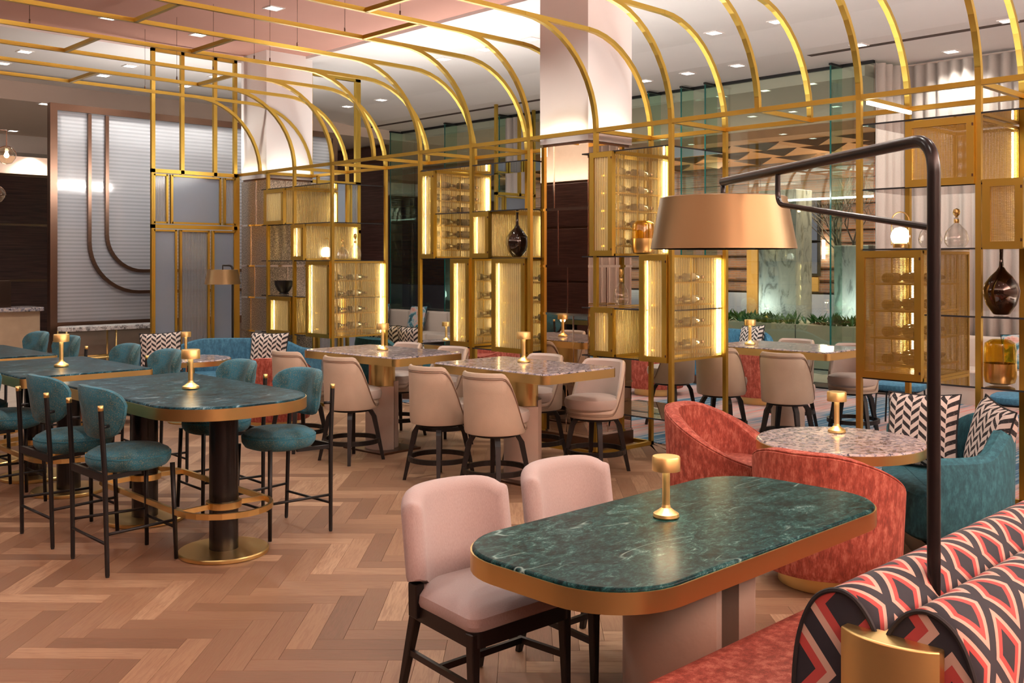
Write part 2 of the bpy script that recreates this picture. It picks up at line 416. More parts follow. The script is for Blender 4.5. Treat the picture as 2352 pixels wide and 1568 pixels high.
def mirror(name,c,rough,fleck=False):
    m,nt,b=new(name); co=obj(nt)
    b.inputs['Metallic'].default_value=1.
    n=noise(nt,co,80 if fleck else 3,4,.7)
    if fleck:
        nt.links.new(ramp(nt,n,[(.42,tuple(x*.35 for x in c)),(.55,c),(.68,(.95,.85,.7))]),b.inputs['Base Color'])
        nt.links.new(mt(nt,'MULTIPLY_ADD',n,.5,rough-.1),b.inputs['Roughness']); bump(nt,b,n,.25,.004)
    else:
        nt.links.new(mix(nt,n,tuple(x*.97 for x in c),c),b.inputs['Base Color']); b.inputs['Roughness'].default_value=rough
    return m
MAT['mirror']=mirror('bronze_tint_mirror',(.72,.60,.50),.0)
MAT['antique']=mirror('antique_mirror',(.55,.48,.40),.25,True)
def curtain():
    m,nt,b=new('linen_curtain'); co=obj(nt)
    f=noise(nt,scl(nt,co,(60,60,400)),1,2)
    nt.links.new(mix(nt,f,(.42,.37,.33),(.58,.52,.47)),b.inputs['Base Color']); b.inputs['Roughness'].default_value=.95
    return m
MAT['curtain']=curtain()
def brick():
    m,nt,b=new('brown_brick'); co=obj(nt); sep=nd(nt,'SeparateXYZ',{0:co})
    v=nd(nt,'CombineXYZ',{'X':sep.outputs[1],'Y':sep.outputs[2]})
    t=nd(nt,'TexBrick',{'Vector':v.outputs[0],'Color1':(.20,.085,.045,1),'Color2':(.11,.055,.04,1),'Mortar':(.13,.11,.10,1),'Scale':1.,'Mortar Size':.007,'Brick Width':.30,'Row Height':.06})
    nt.links.new(t.outputs['Color'],b.inputs['Base Color']); b.inputs['Roughness'].default_value=.85; return m
MAT['brick']=brick()
MAT['soffit']=plain('wood_soffit',(.55,.28,.13),.5,var=.25,ns=3)
MAT['soffitshadow']=plain('soffit_shadow_fin',(.12,.06,.02),.6)  # shadow between the soffit folds, put into the colour
def chevron():
    m,nt,b=new('black_white_chevron'); co=obj(nt); sep=nd(nt,'SeparateXYZ',{0:co})
    u=mt(nt,'MULTIPLY',mt(nt,'ADD',sep.outputs[1],.5),17.5); v=mt(nt,'MULTIPLY',mt(nt,'ADD',sep.outputs[2],.5),16.)
    col=mt(nt,'FLOOR',u); fu=mt(nt,'FRACT',u)
    par=mt(nt,'MODULO',col,2.)
    tri=mt(nt,'ADD',mt(nt,'MULTIPLY',par,fu),mt(nt,'MULTIPLY',mt(nt,'SUBTRACT',1.,par),mt(nt,'SUBTRACT',1.,fu)))
    ph=mt(nt,'FRACT',mt(nt,'ADD',mt(nt,'ADD',v,mt(nt,'MULTIPLY',tri,.75)),mt(nt,'MULTIPLY',par,.5)))
    k=mt(nt,'LESS_THAN',ph,.47)
    k=mt(nt,'MULTIPLY',k,mt(nt,'GREATER_THAN',fu,.05))
    g=ramp(nt,noise(nt,scl(nt,co,(1,1,3)),60,3,.7),[(.58,0.),(.66,.25)])
    nt.links.new(mix(nt,mt(nt,'SUBTRACT',k,mt(nt,'MULTIPLY',k,g)),(.62,.55,.50),(.018,.016,.018)),b.inputs['Base Color'])
    b.inputs['Roughness'].default_value=.9; return m
MAT['chevron']=chevron()
def floral(name,s):
    m,nt,b=new(name); co=nd(nt,'Mapping',{'Vector':obj(nt),'Location':(s,s*2,0)}).outputs[0]
    f=noise(nt,co,7,4,.6,.6)
    nt.links.new(ramp(nt,f,[(.30,(.03,.05,.06)),(.42,(.06,.22,.28)),(.49,(.40,.45,.46)),(.56,(.62,.42,.36)),(.68,(.50,.16,.10))]),b.inputs['Base Color'])
    b.inputs['Roughness'].default_value=.9; return m
MAT['floral']=floral('floral_print',1.7)
def diamonds():
    m,nt,b=new('diamond_print_velvet'); uv=nd(nt,'UVMap').outputs[0]; sep=nd(nt,'SeparateXYZ',{0:uv})
    def cell(x): return mt(nt,'ABSOLUTE',mt(nt,'SUBTRACT',mt(nt,'FRACT',x),.5))
    u=sep.outputs[0]; v=sep.outputs[1]
    d1=mt(nt,'ADD',cell(u),cell(v))
    u2=mt(nt,'ADD',u,.5); v2=mt(nt,'ADD',v,.5)
    d2=mt(nt,'ADD',cell(u2),cell(v2))
    d=mt(nt,'MINIMUM',d1,d2)
    navy=(.012,.016,.026); cream=(.58,.42,.34); cor=(.46,.065,.06)
    c=ramp(nt,d,[(0.,navy),(.20,cor),(.31,cream),(.40,navy)],'CONSTANT')
    n=noise(nt,obj(nt),30,3)
    nt.links.new(mix(nt,mt(nt,'MULTIPLY',n,.16),c,(.08,.06,.06)),b.inputs['Base Color'])
    b.inputs['Roughness'].default_value=.8; b.inputs['Sheen Weight'].default_value=.04; return m
MAT['diamond']=diamonds()
# ---------------------------------------------------------------- the setting
XF,XB=7.1,7.93          # front and back plane of the gold screen
def YK(k): return XF*(.25733+.122397*k)   # rib spacing
ZC=4.70                 # white ceiling
def struct(name,b,m,bevel=0,**kw):
    return ob(name,b.mesh(name,MAT[m],bevel),kind='structure',**kw)
# floor: herringbone oak planks on a sub-floor
fl=struct('floor',B().box(-3,8.0,-4,12.05,-.08,-.012),'joint')
fl['label']='herringbone oak plank floor of the dining room'
PW,PL=.125,.625
c45=math.cos(PI/4)
def plank_uv(co,n): return (co.x,co.y)
g_=.0006
pm=B().box(-PL/2+g_,PL/2-g_,-PW/2+g_,PW/2-g_,-.012,0).mesh('plank',MAT['plank'],.0008,1,uvf=plank_uv)
pl=[]
rot0=-PI/4          # long axis A of one half of the planks; the others lie across
ax=Vector((math.cos(rot0),math.sin(rot0))); bx=Vector((-math.sin(rot0),math.cos(rot0)))
n0=int(18/PW)
for t in range(-14,15):
    for n in range(-n0,n0):
        for kind in(0,1):
            if kind==0: a,b_=n*PW+PL/2+t*2*PL, n*PW+PW/2
            else: a,b_=n*PW-PW/2+t*2*PL, n*PW+PL/2
            c=ax*a+bx*b_+Vector((4,4))
            if c.x<-1.2 or c.x>8.25 or c.y<-1 or c.y>12.3: continue
            u,v,f=proj(c.x,c.y,0)
            if f<3.2 or u<-330 or u>2352+330: continue
            seen=(-120<u<2472 and v<1630)
            pl.append((not seen,f,c.x,c.y,rot0+(PI/2 if kind else 0)))
pl.sort()
def clipok(x,y,r):
    e=Vector((math.cos(r),math.sin(r)))*PL/2
    return max(x+e.x,x-e.x)<7.99 and max(y+e.y,y-e.y)<12.04
near=[p for p in pl if clipok(*p[2:])]
edge=[p for p in pl if not clipok(*p[2:])]
for i,(h,f,x,y,r) in enumerate(near[:300]):
    ob('plank',pm,fl,(x,y,0),(0,0,r))
far=bmesh.new(); UL=far.loops.layers.uv.new('UVMap'); TL=far.loops.layers.color.new('tone')
for (h,f,x,y,r) in near[300:]+edge:
    cs,sn=math.cos(r),math.sin(r); q=[]
    du,dv,tn=R.random()*30,R.random()*30,R.random()
    P=[]
    for (a,b_) in((-1,-1),(1,-1),(1,1),(-1,1)):
        lx,ly=a*(PL/2-g_),b_*(PW/2-g_); X,Y=x+lx*cs-ly*sn,y+lx*sn+ly*cs
        P.append((min(X,8.0),min(Y,12.05),lx,ly))
    if max(p[0] for p in P)-min(p[0] for p in P)<.02 or max(p[1] for p in P)-min(p[1] for p in P)<.02: continue
    tv=[far.verts.new((p[0],p[1],0)) for p in P]; bv=[far.verts.new((p[0],p[1],-.012)) for p in P]
    fs=[far.faces.new(tv)]+[far.faces.new((bv[i],bv[(i+1)%4],tv[(i+1)%4],tv[i])) for i in range(4)]
    for q in fs:
        for l in q.loops:
            i=(tv+bv).index(l.vert)%4; l[UL].uv=(P[i][2]+du,P[i][3]+dv); l[TL]=(tn,tn,tn,1)
me=bpy.data.meshes.new('far_planks'); far.to_mesh(me); far.free(); me.materials.append(MAT['plankfar'])
ob('far_planks',me,fl,kind='stuff')
struct('floor',B().box(-3,13.2,12.05,26,-.08,0),'palefloor',label='pale stone floor of the lobby beyond the tables')
struct('floor',B().box(8.0,13.9,-4,12.05,-.08,-.002),'joint',label='dark sub-floor under the striped carpet')
tag(ob('carpet',B().box(8.02,13.15,-1.5,12.0,-.002,.006).mesh('carpet',MAT['carpet'])),'striped coral grey and blue carpet behind the gold screen','carpet')
# ceiling
ce=struct('ceiling',B().box(-3.6,13.9,-4,26,ZC+.25,ZC+.35),'white'); ce['label']='white plaster ceiling'
def cpart(name,b,m): return ob(name,b.mesh(name,MAT[m]),ce)
XP,YP=7.83,13.15
cpart('pink_panel',B().box(-3.6,XP,-4,YP,ZC+.04,ZC+.25),'pinkceil')
cpart('white_field',B().box(XP,10.9,-4,16.95,ZC+.0,ZC+.25),'white')
cpart('white_field',B().box(-3.6,XP,YP,16.95,ZC,ZC+.25),'white')
cpart('window_soffit',B().add([(10.9,-4,ZC),(11.9,-4,ZC-.10),(14,-4,ZC-.10),(14,-4,ZC+.25),(10.9,-4,ZC+.25),(10.9,17.5,ZC),(11.9,17.5,ZC-.10),(14,17.5,ZC-.10),(14,17.5,ZC+.25),(10.9,17.5,ZC+.25)],
      [(0,1,2,3,4),(9,8,7,6,5),(0,5,6,1),(1,6,7,2),(2,7,8,3),(3,8,9,4),(4,9,5,0)]),'white')
cpart('bulkhead',B().box(-3.6,13.9,16.95,17.4,ZC-.30,ZC+.25),'cream')
cpart('lobby_ceiling',B().box(-3.6,13.9,17.4,26,ZC-.30,ZC+.25),'cream')
cpart('lobby_bulkhead',B().box(-3.6,13.9,21.6,22.4,4.05,ZC-.30),'white')
cpart('slot_diffuser',B().box(12.25,12.37,10.4,22,ZC-.104,ZC-.09),'joint')
cpart('slot_diffuser',B().box(12.25,12.37,-2,6.9,ZC-.104,ZC-.09),'joint')
# walls
def wood_wall(name,axis,pos,lo,hi,zt,pw,ph,side,label,top='cream'):
    """panelled walnut wall; each panel is its own piece"""
    t=.12
    if axis=='y': o=struct(name,B().box(lo,hi,pos,pos+side*t,0,zt),'bronze')
    else: o=struct(name,B().box(pos,pos+side*t,lo,hi,0,zt),'bronze')
    o['label']=label
    n=max(1,round((hi-lo)/pw)); dw=(hi-lo)/n; zs=[.12]
    while zs[-1]+ph<zt-.2: zs.append(zs[-1]+ph)
    zs.append(zt-.03); me={}
    for j in range(len(zs)-1):
        hh=zs[j+1]-zs[j]-.05
        k=round(hh,3)
        if axis=='y': me[k]=B().box(-dw/2+.025,dw/2-.025,-.012,.012,0,hh).mesh('panel',MAT['walnut'],.006,1)
        else: me[k]=B().box(-.012,.012,-dw/2+.025,dw/2-.025,0,hh).mesh('panel',MAT['walnut'],.006,1)
        for i in range(n):
            c=lo+dw*(i+.5); p=pos-side*.012
            ob('panel',me[k],o,(c,p,zs[j]+.025) if axis=='y' else (p,c,zs[j]+.025))
    if zt<ZC-.5:  # set back above an added ledge, to suit the ceiling fill strips
        w2=B().box(lo,hi,pos+side*.6,pos+side*(.6+t),zt-.05,ZC+.2) if axis=='y' else B().box(pos+side*.6,pos+side*(.6+t),lo,hi,zt-.05,ZC+.2)
        l2=B().box(lo,hi,pos+side*t,pos+side*.6,zt-.05,zt) if axis=='y' else B().box(pos+side*t,pos+side*.6,lo,hi,zt-.05,zt)
        ob('fill_ledge',l2.mesh('fill_ledge',MAT[top]),o)
        ob('upper_wall',w2.mesh('upper_wall',MAT[top]),o)
    return o
wood_wall('wall_back','y',24.4,-3,13.2,3.85,2.0,1.28,1,'dark walnut panelled back wall of the lobby')
wood_wall('wall_left','x',-2.7,-4,24.4,3.7,2.4,1.25,-1,'dark walnut panelled wall on the left side of the room','taupe')
wood_wall('wall_right','x',13.2,17.55,24.4,4.38,1.3,1.3,1,'dark walnut panelled wall beyond the glass front')
struct('wall_front',B().box(-3,14.2,-4.2,-4,0,ZC+.3),'cream',label='plain plaster wall behind the camera')
# ---- columns
def column(x0,x1,y0,y1,name,label,panelmat,rows,offs,zt):
    o=struct(name,B().box(x0,x1,y0,y1,2.98,zt),'white'); o['label']=label
    ob('core',B().box(x0+.02,x1-.02,y0+.02,y1-.02,0,3.0).mesh('core',MAT['bronze']),o)
    for j in range(len(rows)-1):
        z0,z1=rows[j]+.008,rows[j+1]-.008
        for (a,b_,ax_) in((y0,y1,'x'),(x0,x1,'y')):
            sp=a+(b_-a)*offs[j]
            for lo,hi in((a,sp),(sp,b_)):
                lo+=.006;hi-=.006
                bb=B().box(x0,x0+.02,lo,hi,z0,z1) if ax_=='x' else B().box(lo,hi,y0,y0+.02,z0,z1)
                ob('mirror_panel',bb.mesh('mirror_panel',MAT[panelmat]),o)
            st=B().box(x0-.006,x0+.02,sp-.006,sp+.006,z0,z1) if ax_=='x' else B().box(sp-.006,sp+.006,y0-.006,y0+.02,z0,z1)
            ob('chrome_strip',st.mesh('chrome_strip',MAT['chrome']),o)
        z=rows[j]
        ob('chrome_strip',B().box(x0-.008,x1,y0-.008,y1,z-.012,z+.012).mesh('chrome_strip',MAT['chrome']),o)
    ob('plinth',B().box(x0-.012,x1+.01,y0-.012,y1+.01,0,.13).mesh('plinth',MAT['bronze']),o)
    return o
cR=column(7.2,7.86,6.36,7.0,'trim_1','square column clad in tinted mirror below white plaster','mirror',[.14,.62,1.30,1.77,2.33,2.96],[.45,.30,.42,.62,.70],ZC+.3)
cL=column(7.2,7.94,12.26,12.95,'trim_2','square column clad in flecked antique mirror beside the glazed wing','antique',[.14,.85,1.32,1.76,2.33,2.96],[.4,.6,.45,.6,.4],ZC+.3)
# soft strip lights on top of the screen next to the columns wash them from below
for (x,y,sx,sy) in((7.14,6.68,.04,.62),(7.53,6.30,.66,.04),(7.14,12.6,.04,.66),(7.57,12.2,.7,.04)):
    o=lamp('strip_wash','AREA',(x,y,3.06),1.5,(1,.86,.62),shape='RECTANGLE',size=sx,size_y=sy); o.rotation_euler=(PI,0,0)
# cove strips added to brighten the ceiling: screen top and wall ledges
def ceiling_fill(x,y,z,sx,sy,k=1.):
    o=lamp('ceiling_fill_strip','AREA',(x,y,z),UP_W*k*max(sx,sy),(1,1,1),shape='RECTANGLE',size=sx,size_y=sy); o.rotation_euler=(PI,0,0); o.data.spread=PI
ceiling_fill(7.5,4.1,3.075,.6,4.4,.035); ceiling_fill(7.5,9.7,3.075,.6,5.0,.035)
ceiling_fill(-3.0,8,3.74,.5,22,.33); ceiling_fill(5,24.75,3.90,16,.3,.012); ceiling_fill(5,-3.6,3.74,16,.4,.9)
# tilted strips added on screen and wing rails to brighten the ceiling
def tilted(x,y,z,sx,sy,rot,w):
    o=lamp('tilted_fill_strip','AREA',(x,y,z),w,(1,.97,.93),shape='RECTANGLE',size=sx,size_y=sy); o.rotation_euler=rot
tilted(7.97,3.5,3.09,.05,4.4,(0,-2.25,0),85); tilted(7.97,9.3,3.09,.05,4.6,(0,-2.25,0),95); tilted(7.97,13.4,3.09,.05,.9,(0,-2.25,0),20)
tilted(6.4,12.95,3.09,1.2,.05,(2.25,0,0),45)
tilted(7.03,4.0,3.09,.05,4.6,(0,2.25,0),45); tilted(7.03,9.6,3.09,.05,4.6,(0,2.25,0),34)
# ---- glass front with fins, outside the street side
XG=13.2
wg=struct('window_1',B().box(XG-.02,XG+.04,6.42,17.55,4.56,4.62),'blackmetal'); wg['label']='frameless floor to ceiling glass front with green glass fins'
ys=[6.42,7.05,8.9,10.2,10.85,12.6,14.2,15.0,16.6,17.5]
for a,b_ in zip(ys,ys[1:]):
    ob('pane',B().box(XG,XG+.015,a+.006,b_-.006,.02,4.56).mesh('pane',MAT['glass']),wg)
for px0 in (1565,1620,1908,1022,1147,897,1490):
    y=YX(px0,XG-.32)
    f=ob('glass_fin',B().box(XG-.32,XG-.01,y-.009,y+.009,.02,4.56).mesh('glass_fin',MAT['glassfin']),wg)
    ob('fin_edge',B().box(XG-.328,XG-.32,y-.011,y+.011,.02,4.56).mesh('fin_edge',MAT['glassedge']),f)
    ob('fin_bracket',B().box(XG-.34,XG,y-.02,y+.02,4.55,4.58).mesh('fin_bracket',MAT['blackmetal']),f)
ob('sill',B().box(XG-.03,XG+.05,6.42,17.5,0,.025).mesh('sill',MAT['blackmetal']),wg)
# curtains
def curtain_obj(pts,z0,z1,label,step=.034,amp=.05):
    b=B(); P=[]; d=0; k=0
    for (a,c) in zip(pts,pts[1:]):
        A=Vector(a);Cc=Vector(c);L=(Cc-A).length;t=(Cc-A)/L;nn=Vector((-t.y,t.x)); m=int(L/step)
        for i in range(m+1):
            s=i*step; ph=(d+s)/.165*2*PI
            P.append(A+t*s+nn*amp*math.sin(ph)*(.8+.2*math.sin(ph*.37)))
        d+=L
    v=[];f=[]
    for p in P: v+=[(p.x,p.y,z0),(p.x,p.y,z1)]
    for i in range(len(P)-1): f.append((2*i,2*i+2,2*i+3,2*i+1))
    o=ob('curtain',b.add(v,f,True).mesh('curtain',MAT['curtain']))
    mo=o.modifiers.new('t','SOLIDIFY'); mo.thickness=.006
    return tag(o,label,'curtain','linen curtains')
curtain_obj([(13.15,6.36),(13.75,6.22),(13.78,-1.5)],.02,4.55,'long beige linen curtain hanging right of the glass front')
curtain_obj([(12.98,12.9),(12.98,13.55)],.02,4.5,'narrow beige curtain seen left of the mirrored column')
struct('wall_side',B().box(13.9,14.05,-4,6.3,0,ZC+.3),'cream',label='plaster wall behind the curtain')
# outside
struct('floor',B().box(13.2,26,-2,46,-.1,-.02),'paving',label='pale paving outside the glass front')
pt=thing('planter','long low stone planter with green plants outside the glass','planter',(15.9,11,0))
inw(ob('trough',B().box(15.6,16.95,6.0,18,0,.74).mesh('trough',MAT['planter'],.01,1),pt))
for y in (9.0,12.0):
    inw(ob('joint',B().box(15.594,15.602,y,y+.012,0,.74).mesh('joint',MAT['joint']),pt))
lv=B()
for i in range(260):
    x,y=R.uniform(15.66,16.3),R.uniform(6.1,17.6)
    for k in range(5):
        a=R.uniform(0,2*PI);l=R.uniform(.14,.30);e=R.uniform(.5,1.2)
        p=Vector((x,y,.70));q=p+Vector((math.cos(a)*math.cos(e),math.sin(a)*math.cos(e),math.sin(e)))*l
        s=Vector((-math.sin(a),math.cos(a),0))*.035;m=(p+q)/2+Vector((0,0,.02))
        lv.add([p,m+s,q,m-s],[(0,1,2,3)])
o=inw(ob('foliage',lv.mesh('foliage',MAT['leaf'],weld=False),pt)); o['kind']='stuff'
for (p0,p1,xx,zt,lab) in((1742,1828,17.0,3.2,'pale veined marble pillar behind the planter, left one'),(1915,1995,17.0,2.12,'lower pale veined marble pillar behind the planter, right one')):
    a,b_=YX(p1,xx),YX(p0,xx)
    tag(ob('marble_pillar',B().box(xx,xx+.6,a,b_,0,zt).mesh('marble_pillar',MAT['outmarble'],.01,1)),lab,'pillar')
# bare tree
tr=thing('bare_tree','bare branching tree standing outside behind the marble pillar','tree',(18.9,YX(1945,18.9),0))
def branch(b,p,d,l,r,n):
    q=p+d*l; b.tube([p,p+d*l*.5+Vector((R.uniform(-.04,.04),)*3)*l,q],[r,r*.85,r*.7],5)
    if n:
        for k in range(3):
            dd=(d+Vector((R.uniform(-.7,.7),R.uniform(-.7,.7),R.uniform(-.1,.5)))).normalized()
            branch(b,q if k else p+d*l*.7,dd,l*R.uniform(.6,.85),r*.6,n-1)
tb=B(); tb.tube([(0,0,0),(0,.03,1.6)],[.06,.045],7); ob('trunk',tb.mesh('trunk',MAT['bark']),tr)
tb=B()
for k in range(4): branch(tb,Vector((0,.03,1.55)),Vector((R.uniform(-.4,.4),R.uniform(-.5,.5),1)).normalized(),.7,.03,4)
o=ob('branches',tb.mesh('branches',MAT['bark'],weld=False),tr); o['kind']='stuff'
# brick building across
XW=22.
bd=thing('brick_building','brown brick building across the street with lit window','building',(XW+.3,14,0))
inw(ob('wall',B().box(XW+.05,XW+.6,2,46,1.05,5.2).mesh('wall',MAT['brick']),bd))
z=1.1
while z<4.3:
    inw(ob('brick_band',B().box(XW-.02,XW+.05,2,46,z,z+.20).mesh('brick_band',MAT['brick']),bd)); z+=.30
inw(ob('base_course',B().box(XW-.1,XW+.6,2,46,0,1.05).mesh('base_course',MAT['concrete']),bd))
def win(p0,p1,z0,z1,glow,lab=None):
    a,b_=YX(p1,XW-.05),YX(p0,XW-.05)
    f=inw(ob('window',B().box(XW-.06,XW-.03,a-.05,b_+.05,z0-.05,z1+.05).mesh('window',MAT['blackmetal']),bd))
    n=2
    for i in range(n):
        y0=a+(b_-a)*i/n+.03;y1=a+(b_-a)*(i+1)/n-.03
        q=ob('pane',B().box(XW-.075,XW-.062,y0,y1,z0,z1).mesh('pane',glow),f)
MAT['winglow']=emit('lit_window',(.55,.5,.55),.35); MAT['goldpanel']=plain('ochre_panel',(.30,.17,.04),.6)
win(1778,1880,2.35,3.3,MAT['winglow']); win(1800,1880,1.55,2.28,MAT['winglow']); 
a,b_=YX(1880,XW-.05),YX(1797,XW-.05)
inw(ob('ochre_panel',B().box(XW-.07,XW,a,b_,1.12,1.46).mesh('ochre_panel',MAT['goldpanel']),bd))
inw(ob('wall_light',B().box(XW-.12,XW-.06,YX(1898,XW),YX(1894,XW),1.9,2.35).mesh('wall_light',MAT['led']),bd))
inw(ob('door_surround',B().box(XW-.14,XW,YX(1747,XW),YX(1722,XW),.5,2.6).mesh('door_surround',MAT['goldpanel']),bd))
# outdoor soffit: plaster edge, then timber with fins coloured dark as shadows
so=thing('entrance_canopy','outdoor canopy with folded timber soffit seen through the glass','canopy',(17,12,4.3))
inw(ob('plaster_edge',B().box(13.3,17.3,6.6,46,4.42,4.6).mesh('plaster_edge',MAT['cream']),so))
inw(ob('timber_soffit',B().box(17.3,21.9,3,46,4.26,4.6).mesh('timber_soffit',MAT['soffit']),so))
for r_,(x0) in enumerate((18.0,19.2,20.6)):
    for k in range(14):
        y=5+k*1.15+r_*.3
        inw(ob('soffit_shadow_fin',B().add([(x0,y,4.255),(x0,y+1.1,4.255),(x0+.45,y+.35,4.255),(x0,y+.3,4.10),(x0,y+.34,4.10)],[(0,2,1),(0,1,4,3),(1,2,4),(2,0,3),(2,3,4)]).mesh('soffit_shadow_fin',MAT['soffitshadow']),so))
for (x,y) in((17.8,9.5),(17.8,12.5),(19.4,8),(19.6,11),(19.6,14),(18,16)):
    lamp('canopy_fill','SPOT',(x,y,4.2),420,(1,.75,.5),spot_size=2.0,spot_blend=.7,shadow_soft_size=.06)  # added spots, only to brighten the outside
for y in(8,11,14,18): lamp('soffit_fill','SPOT',(20.6,y,.3),260,(1,.72,.42),spot_size=2.2,spot_blend=.8,shadow_soft_size=.1).rotation_euler=(PI+.1,.2,0)  # added upward spots that light the soffit
for y in(8,11,14,17,21):
    o=lamp('facade_fill','SPOT',(19.6,y,4.1),420,(1,.86,.72),spot_size=2.0,spot_blend=.8,shadow_soft_size=.1); o.rotation_euler=(0,-.95,0)  # added spots turned to brighten the brick facade
lamp('planter_fill','POINT',(16.6,8.6,1.0),14,(.9,1.,.95),shadow_soft_size=.15)  # added point fills near the planter
lamp('planter_fill','POINT',(16.6,10.6,1.0),14,(.9,1.,.95),shadow_soft_size=.15)
# ---- fluted glass screen at the lobby side
YG=15.
gs=thing('fluted_glass_partition','tall fluted glass partition in a dark bronze frame with curved inlay lines','partition',(7,YG,0))
xl,xr=XY(112,YG),10.2
b=B().box(xl,xl+.10,YG-.06,YG+.06,0,4.11).box(xl+.10,xr,YG-.06,YG+.06,4.01,4.11).box(xl+.10,xr,YG-.06,YG+.06,.82,.94).box(xr-.1,xr,YG-.06,YG+.06,.94,4.01)
inw(ob('frame',b.mesh('frame',MAT['bronze']),gs))
inw(ob('lower_panel',B().box(xl+.10,xr-.1,YG-.03,YG+.03,0,.82).mesh('lower_panel',MAT['taupe']),gs))
inw(ob('glass_pane',B().box(xl+.10,xr-.1,YG-.012,YG+.012,.94,4.01).mesh('glass_pane',MAT['bigrib']),gs))
inw(ob('backing_veil',B().box(xl+.10,xr-.1,YG+.20,YG+.21,.94,4.01).mesh('backing_veil',MAT['frost']),gs))
for (px,r_) in((203,.75),(243,.55)):
    x=XY(px,YG); pts=[(x,YG-.035,4.0),(x,YG-.035,(1.36 if px==203 else 1.68)+r_)]
    zc=(1.36 if px==203 else 1.68)
    pts+= [(x+r_-r_*math.cos(a),YG-.035,zc+r_-r_*math.sin(a)) for a in [math.radians(9*k) for k in range(1,11)]]+[(xr-.1,YG-.035,zc)]
    bb=B()
    for p,q in zip(pts,pts[1:]): bb.bar(p,q,.05,.05,(0,1,0))
    inw(ob('inlay_line',bb.mesh('inlay_line',MAT['bronze']),gs))
# console in front of it
cn=thing('console_table','white marble topped brass console against the fluted partition','console',(*G(285,900),0))
cx_,cy_=6.0,14.55; cn.location=(cx_,cy_,0)
ob('marble_top',B().prism(rrect(.75,.2,.18),.84,.90,.01).mesh('marble_top',MAT['whitemarble']),cn)
for x in(-.7,0,.7):
    for y in(-.16,.16): ob('leg',B().tube([(x,y,0),(x,y,.84)],.014).mesh('leg',MAT['brass']),cn)
for y in(-.16,.16): ob('rail',B().tube([(-.7,y,.45),(.7,y,.45)],.016).mesh('rail',MAT['brass']),cn)
# reception desk stub and granite block behind partition edge
rd=thing('reception_desk','pale timber reception desk with granite top beside the partition frame','desk',(5.25,18.2,0))
ob('body',B().box(-.3,.9,-.3,.3,0,.98).mesh('body',plain('pale_timber',(.50,.34,.22),.5)),rd)
ob('granite_top',B().box(-.36,.95,-.36,.36,.98,1.05).mesh('granite_top',MAT['terrazzo'],.01,1),rd)
ob('riser',B().box(.25,.5,-.1,.1,1.05,1.5).mesh('riser',MAT['bronze']),rd)
# pendant globes at the far left
for (px,py,f_,lab) in((15,357,12.,'clear glass globe pendant lamp on bent rod at the left edge'),(-8,447,13.,'lower clear glass globe pendant lamp cut by the left edge')):
    r=(px-CX)/F*f_; X,Y,z=f_*CO+r*SI,f_*SI-r*CO,H-(py-CY)*f_/F
    t=thing('globe_pendant',lab,'pendant lamp',(X,Y,z))
    ob('globe',B().lathe([(.001,-.105),(.06,-.09),(.1,-.03),(.105,0),(.1,.03),(.06,.09),(.02,.105)],20).mesh('globe',MAT['globeglass']),t)
    ob('bulb',B().lathe([(.001,-.03),(.022,-.02),(.03,0),(.022,.025),(.01,.05)],12).mesh('bulb',MAT['lampglow']),t)
    ob('ring',B().tube([(.112*math.cos(a),0,.112*math.sin(a)) for a in [PI*k/12 for k in range(13)]],.006,6).mesh('ring',MAT['bronze']),t)
    ob('rod',B().tube([(0,0,.1),(0,0,.30),(-.35,0,.30),(-.35,0,ZC-.3-z)],.008,6).mesh('rod',MAT['bronze']),t)
    lamp('globe_light','POINT',(0,0,0),9,(1,.75,.5),t,shadow_soft_size=.03)
# ---- downlights
dl=B().box(-.075,.075,-.075,.075,-.006,0)
frm=B().box(-.095,.095,-.095,-.075,-.01,0).box(-.095,.095,.075,.095,-.01,0).box(-.095,-.075,-.075,.075,-.01,0).box(.075,.095,-.075,.075,-.01,0)
dlm=dl.mesh('lens',MAT['downlight']); frm=frm.mesh('rim',MAT['white'])
def downlights(pts,z,desc,group,power=1.):
    pts=sorted(pts,key=lambda p:p[2])
    for i,(x,y,px) in enumerate(pts):
        t=thing('ceiling_downlight','square recessed downlight in the %s, %s from the left'%(desc,ORD[i]),'downlight',(x,y,z),0,group)
        ob('lens',dlm,t); ob('rim',frm,t)
        lamp('downlight_spot','SPOT',(0,0,-.03),SPOT_W*power,(1,.95,.87),t,spot_size=2.3,spot_blend=.55,shadow_soft_size=.045)
def pxs(L,z): return [(*G(a,b_,z),a) for a,b_ in L]
downlights(pxs([(629,18),(456,79),(250,40),(840,-60)],ZC+.04),ZC+.04,'pink ceiling','downlights in the pink ceiling')
downlights(pxs([(1220,89),(1115,113),(1019,135),(876,229),(798,244),(1136,243),(1060,257),(988,269),(921,281)],ZC),ZC,'white ceiling left of the mirrored column','downlights left of the column')
downlights(pxs([(1785,49),(2120,20),(1640,75)],ZC),ZC,'white ceiling right of the mirrored column','downlights right of the column')
downlights(pxs([(1482,185),(1580,168),(1694,150),(1973,103),(2185,118),(2315,47)],ZC-.1),ZC-.1,'sloped ceiling edge by the glass front','downlights by the glass front',.6)
downlights(pxs([(57,118),(7,145),(299,151),(237,173),(495,175),(425,197)],ZC),ZC,'white ceiling above the fluted partition','downlights by the partition')
downlights(pxs([(103,238),(77,351),(30,300)],ZC-.3),ZC-.3,'lower lobby ceiling','downlights in the lobby')
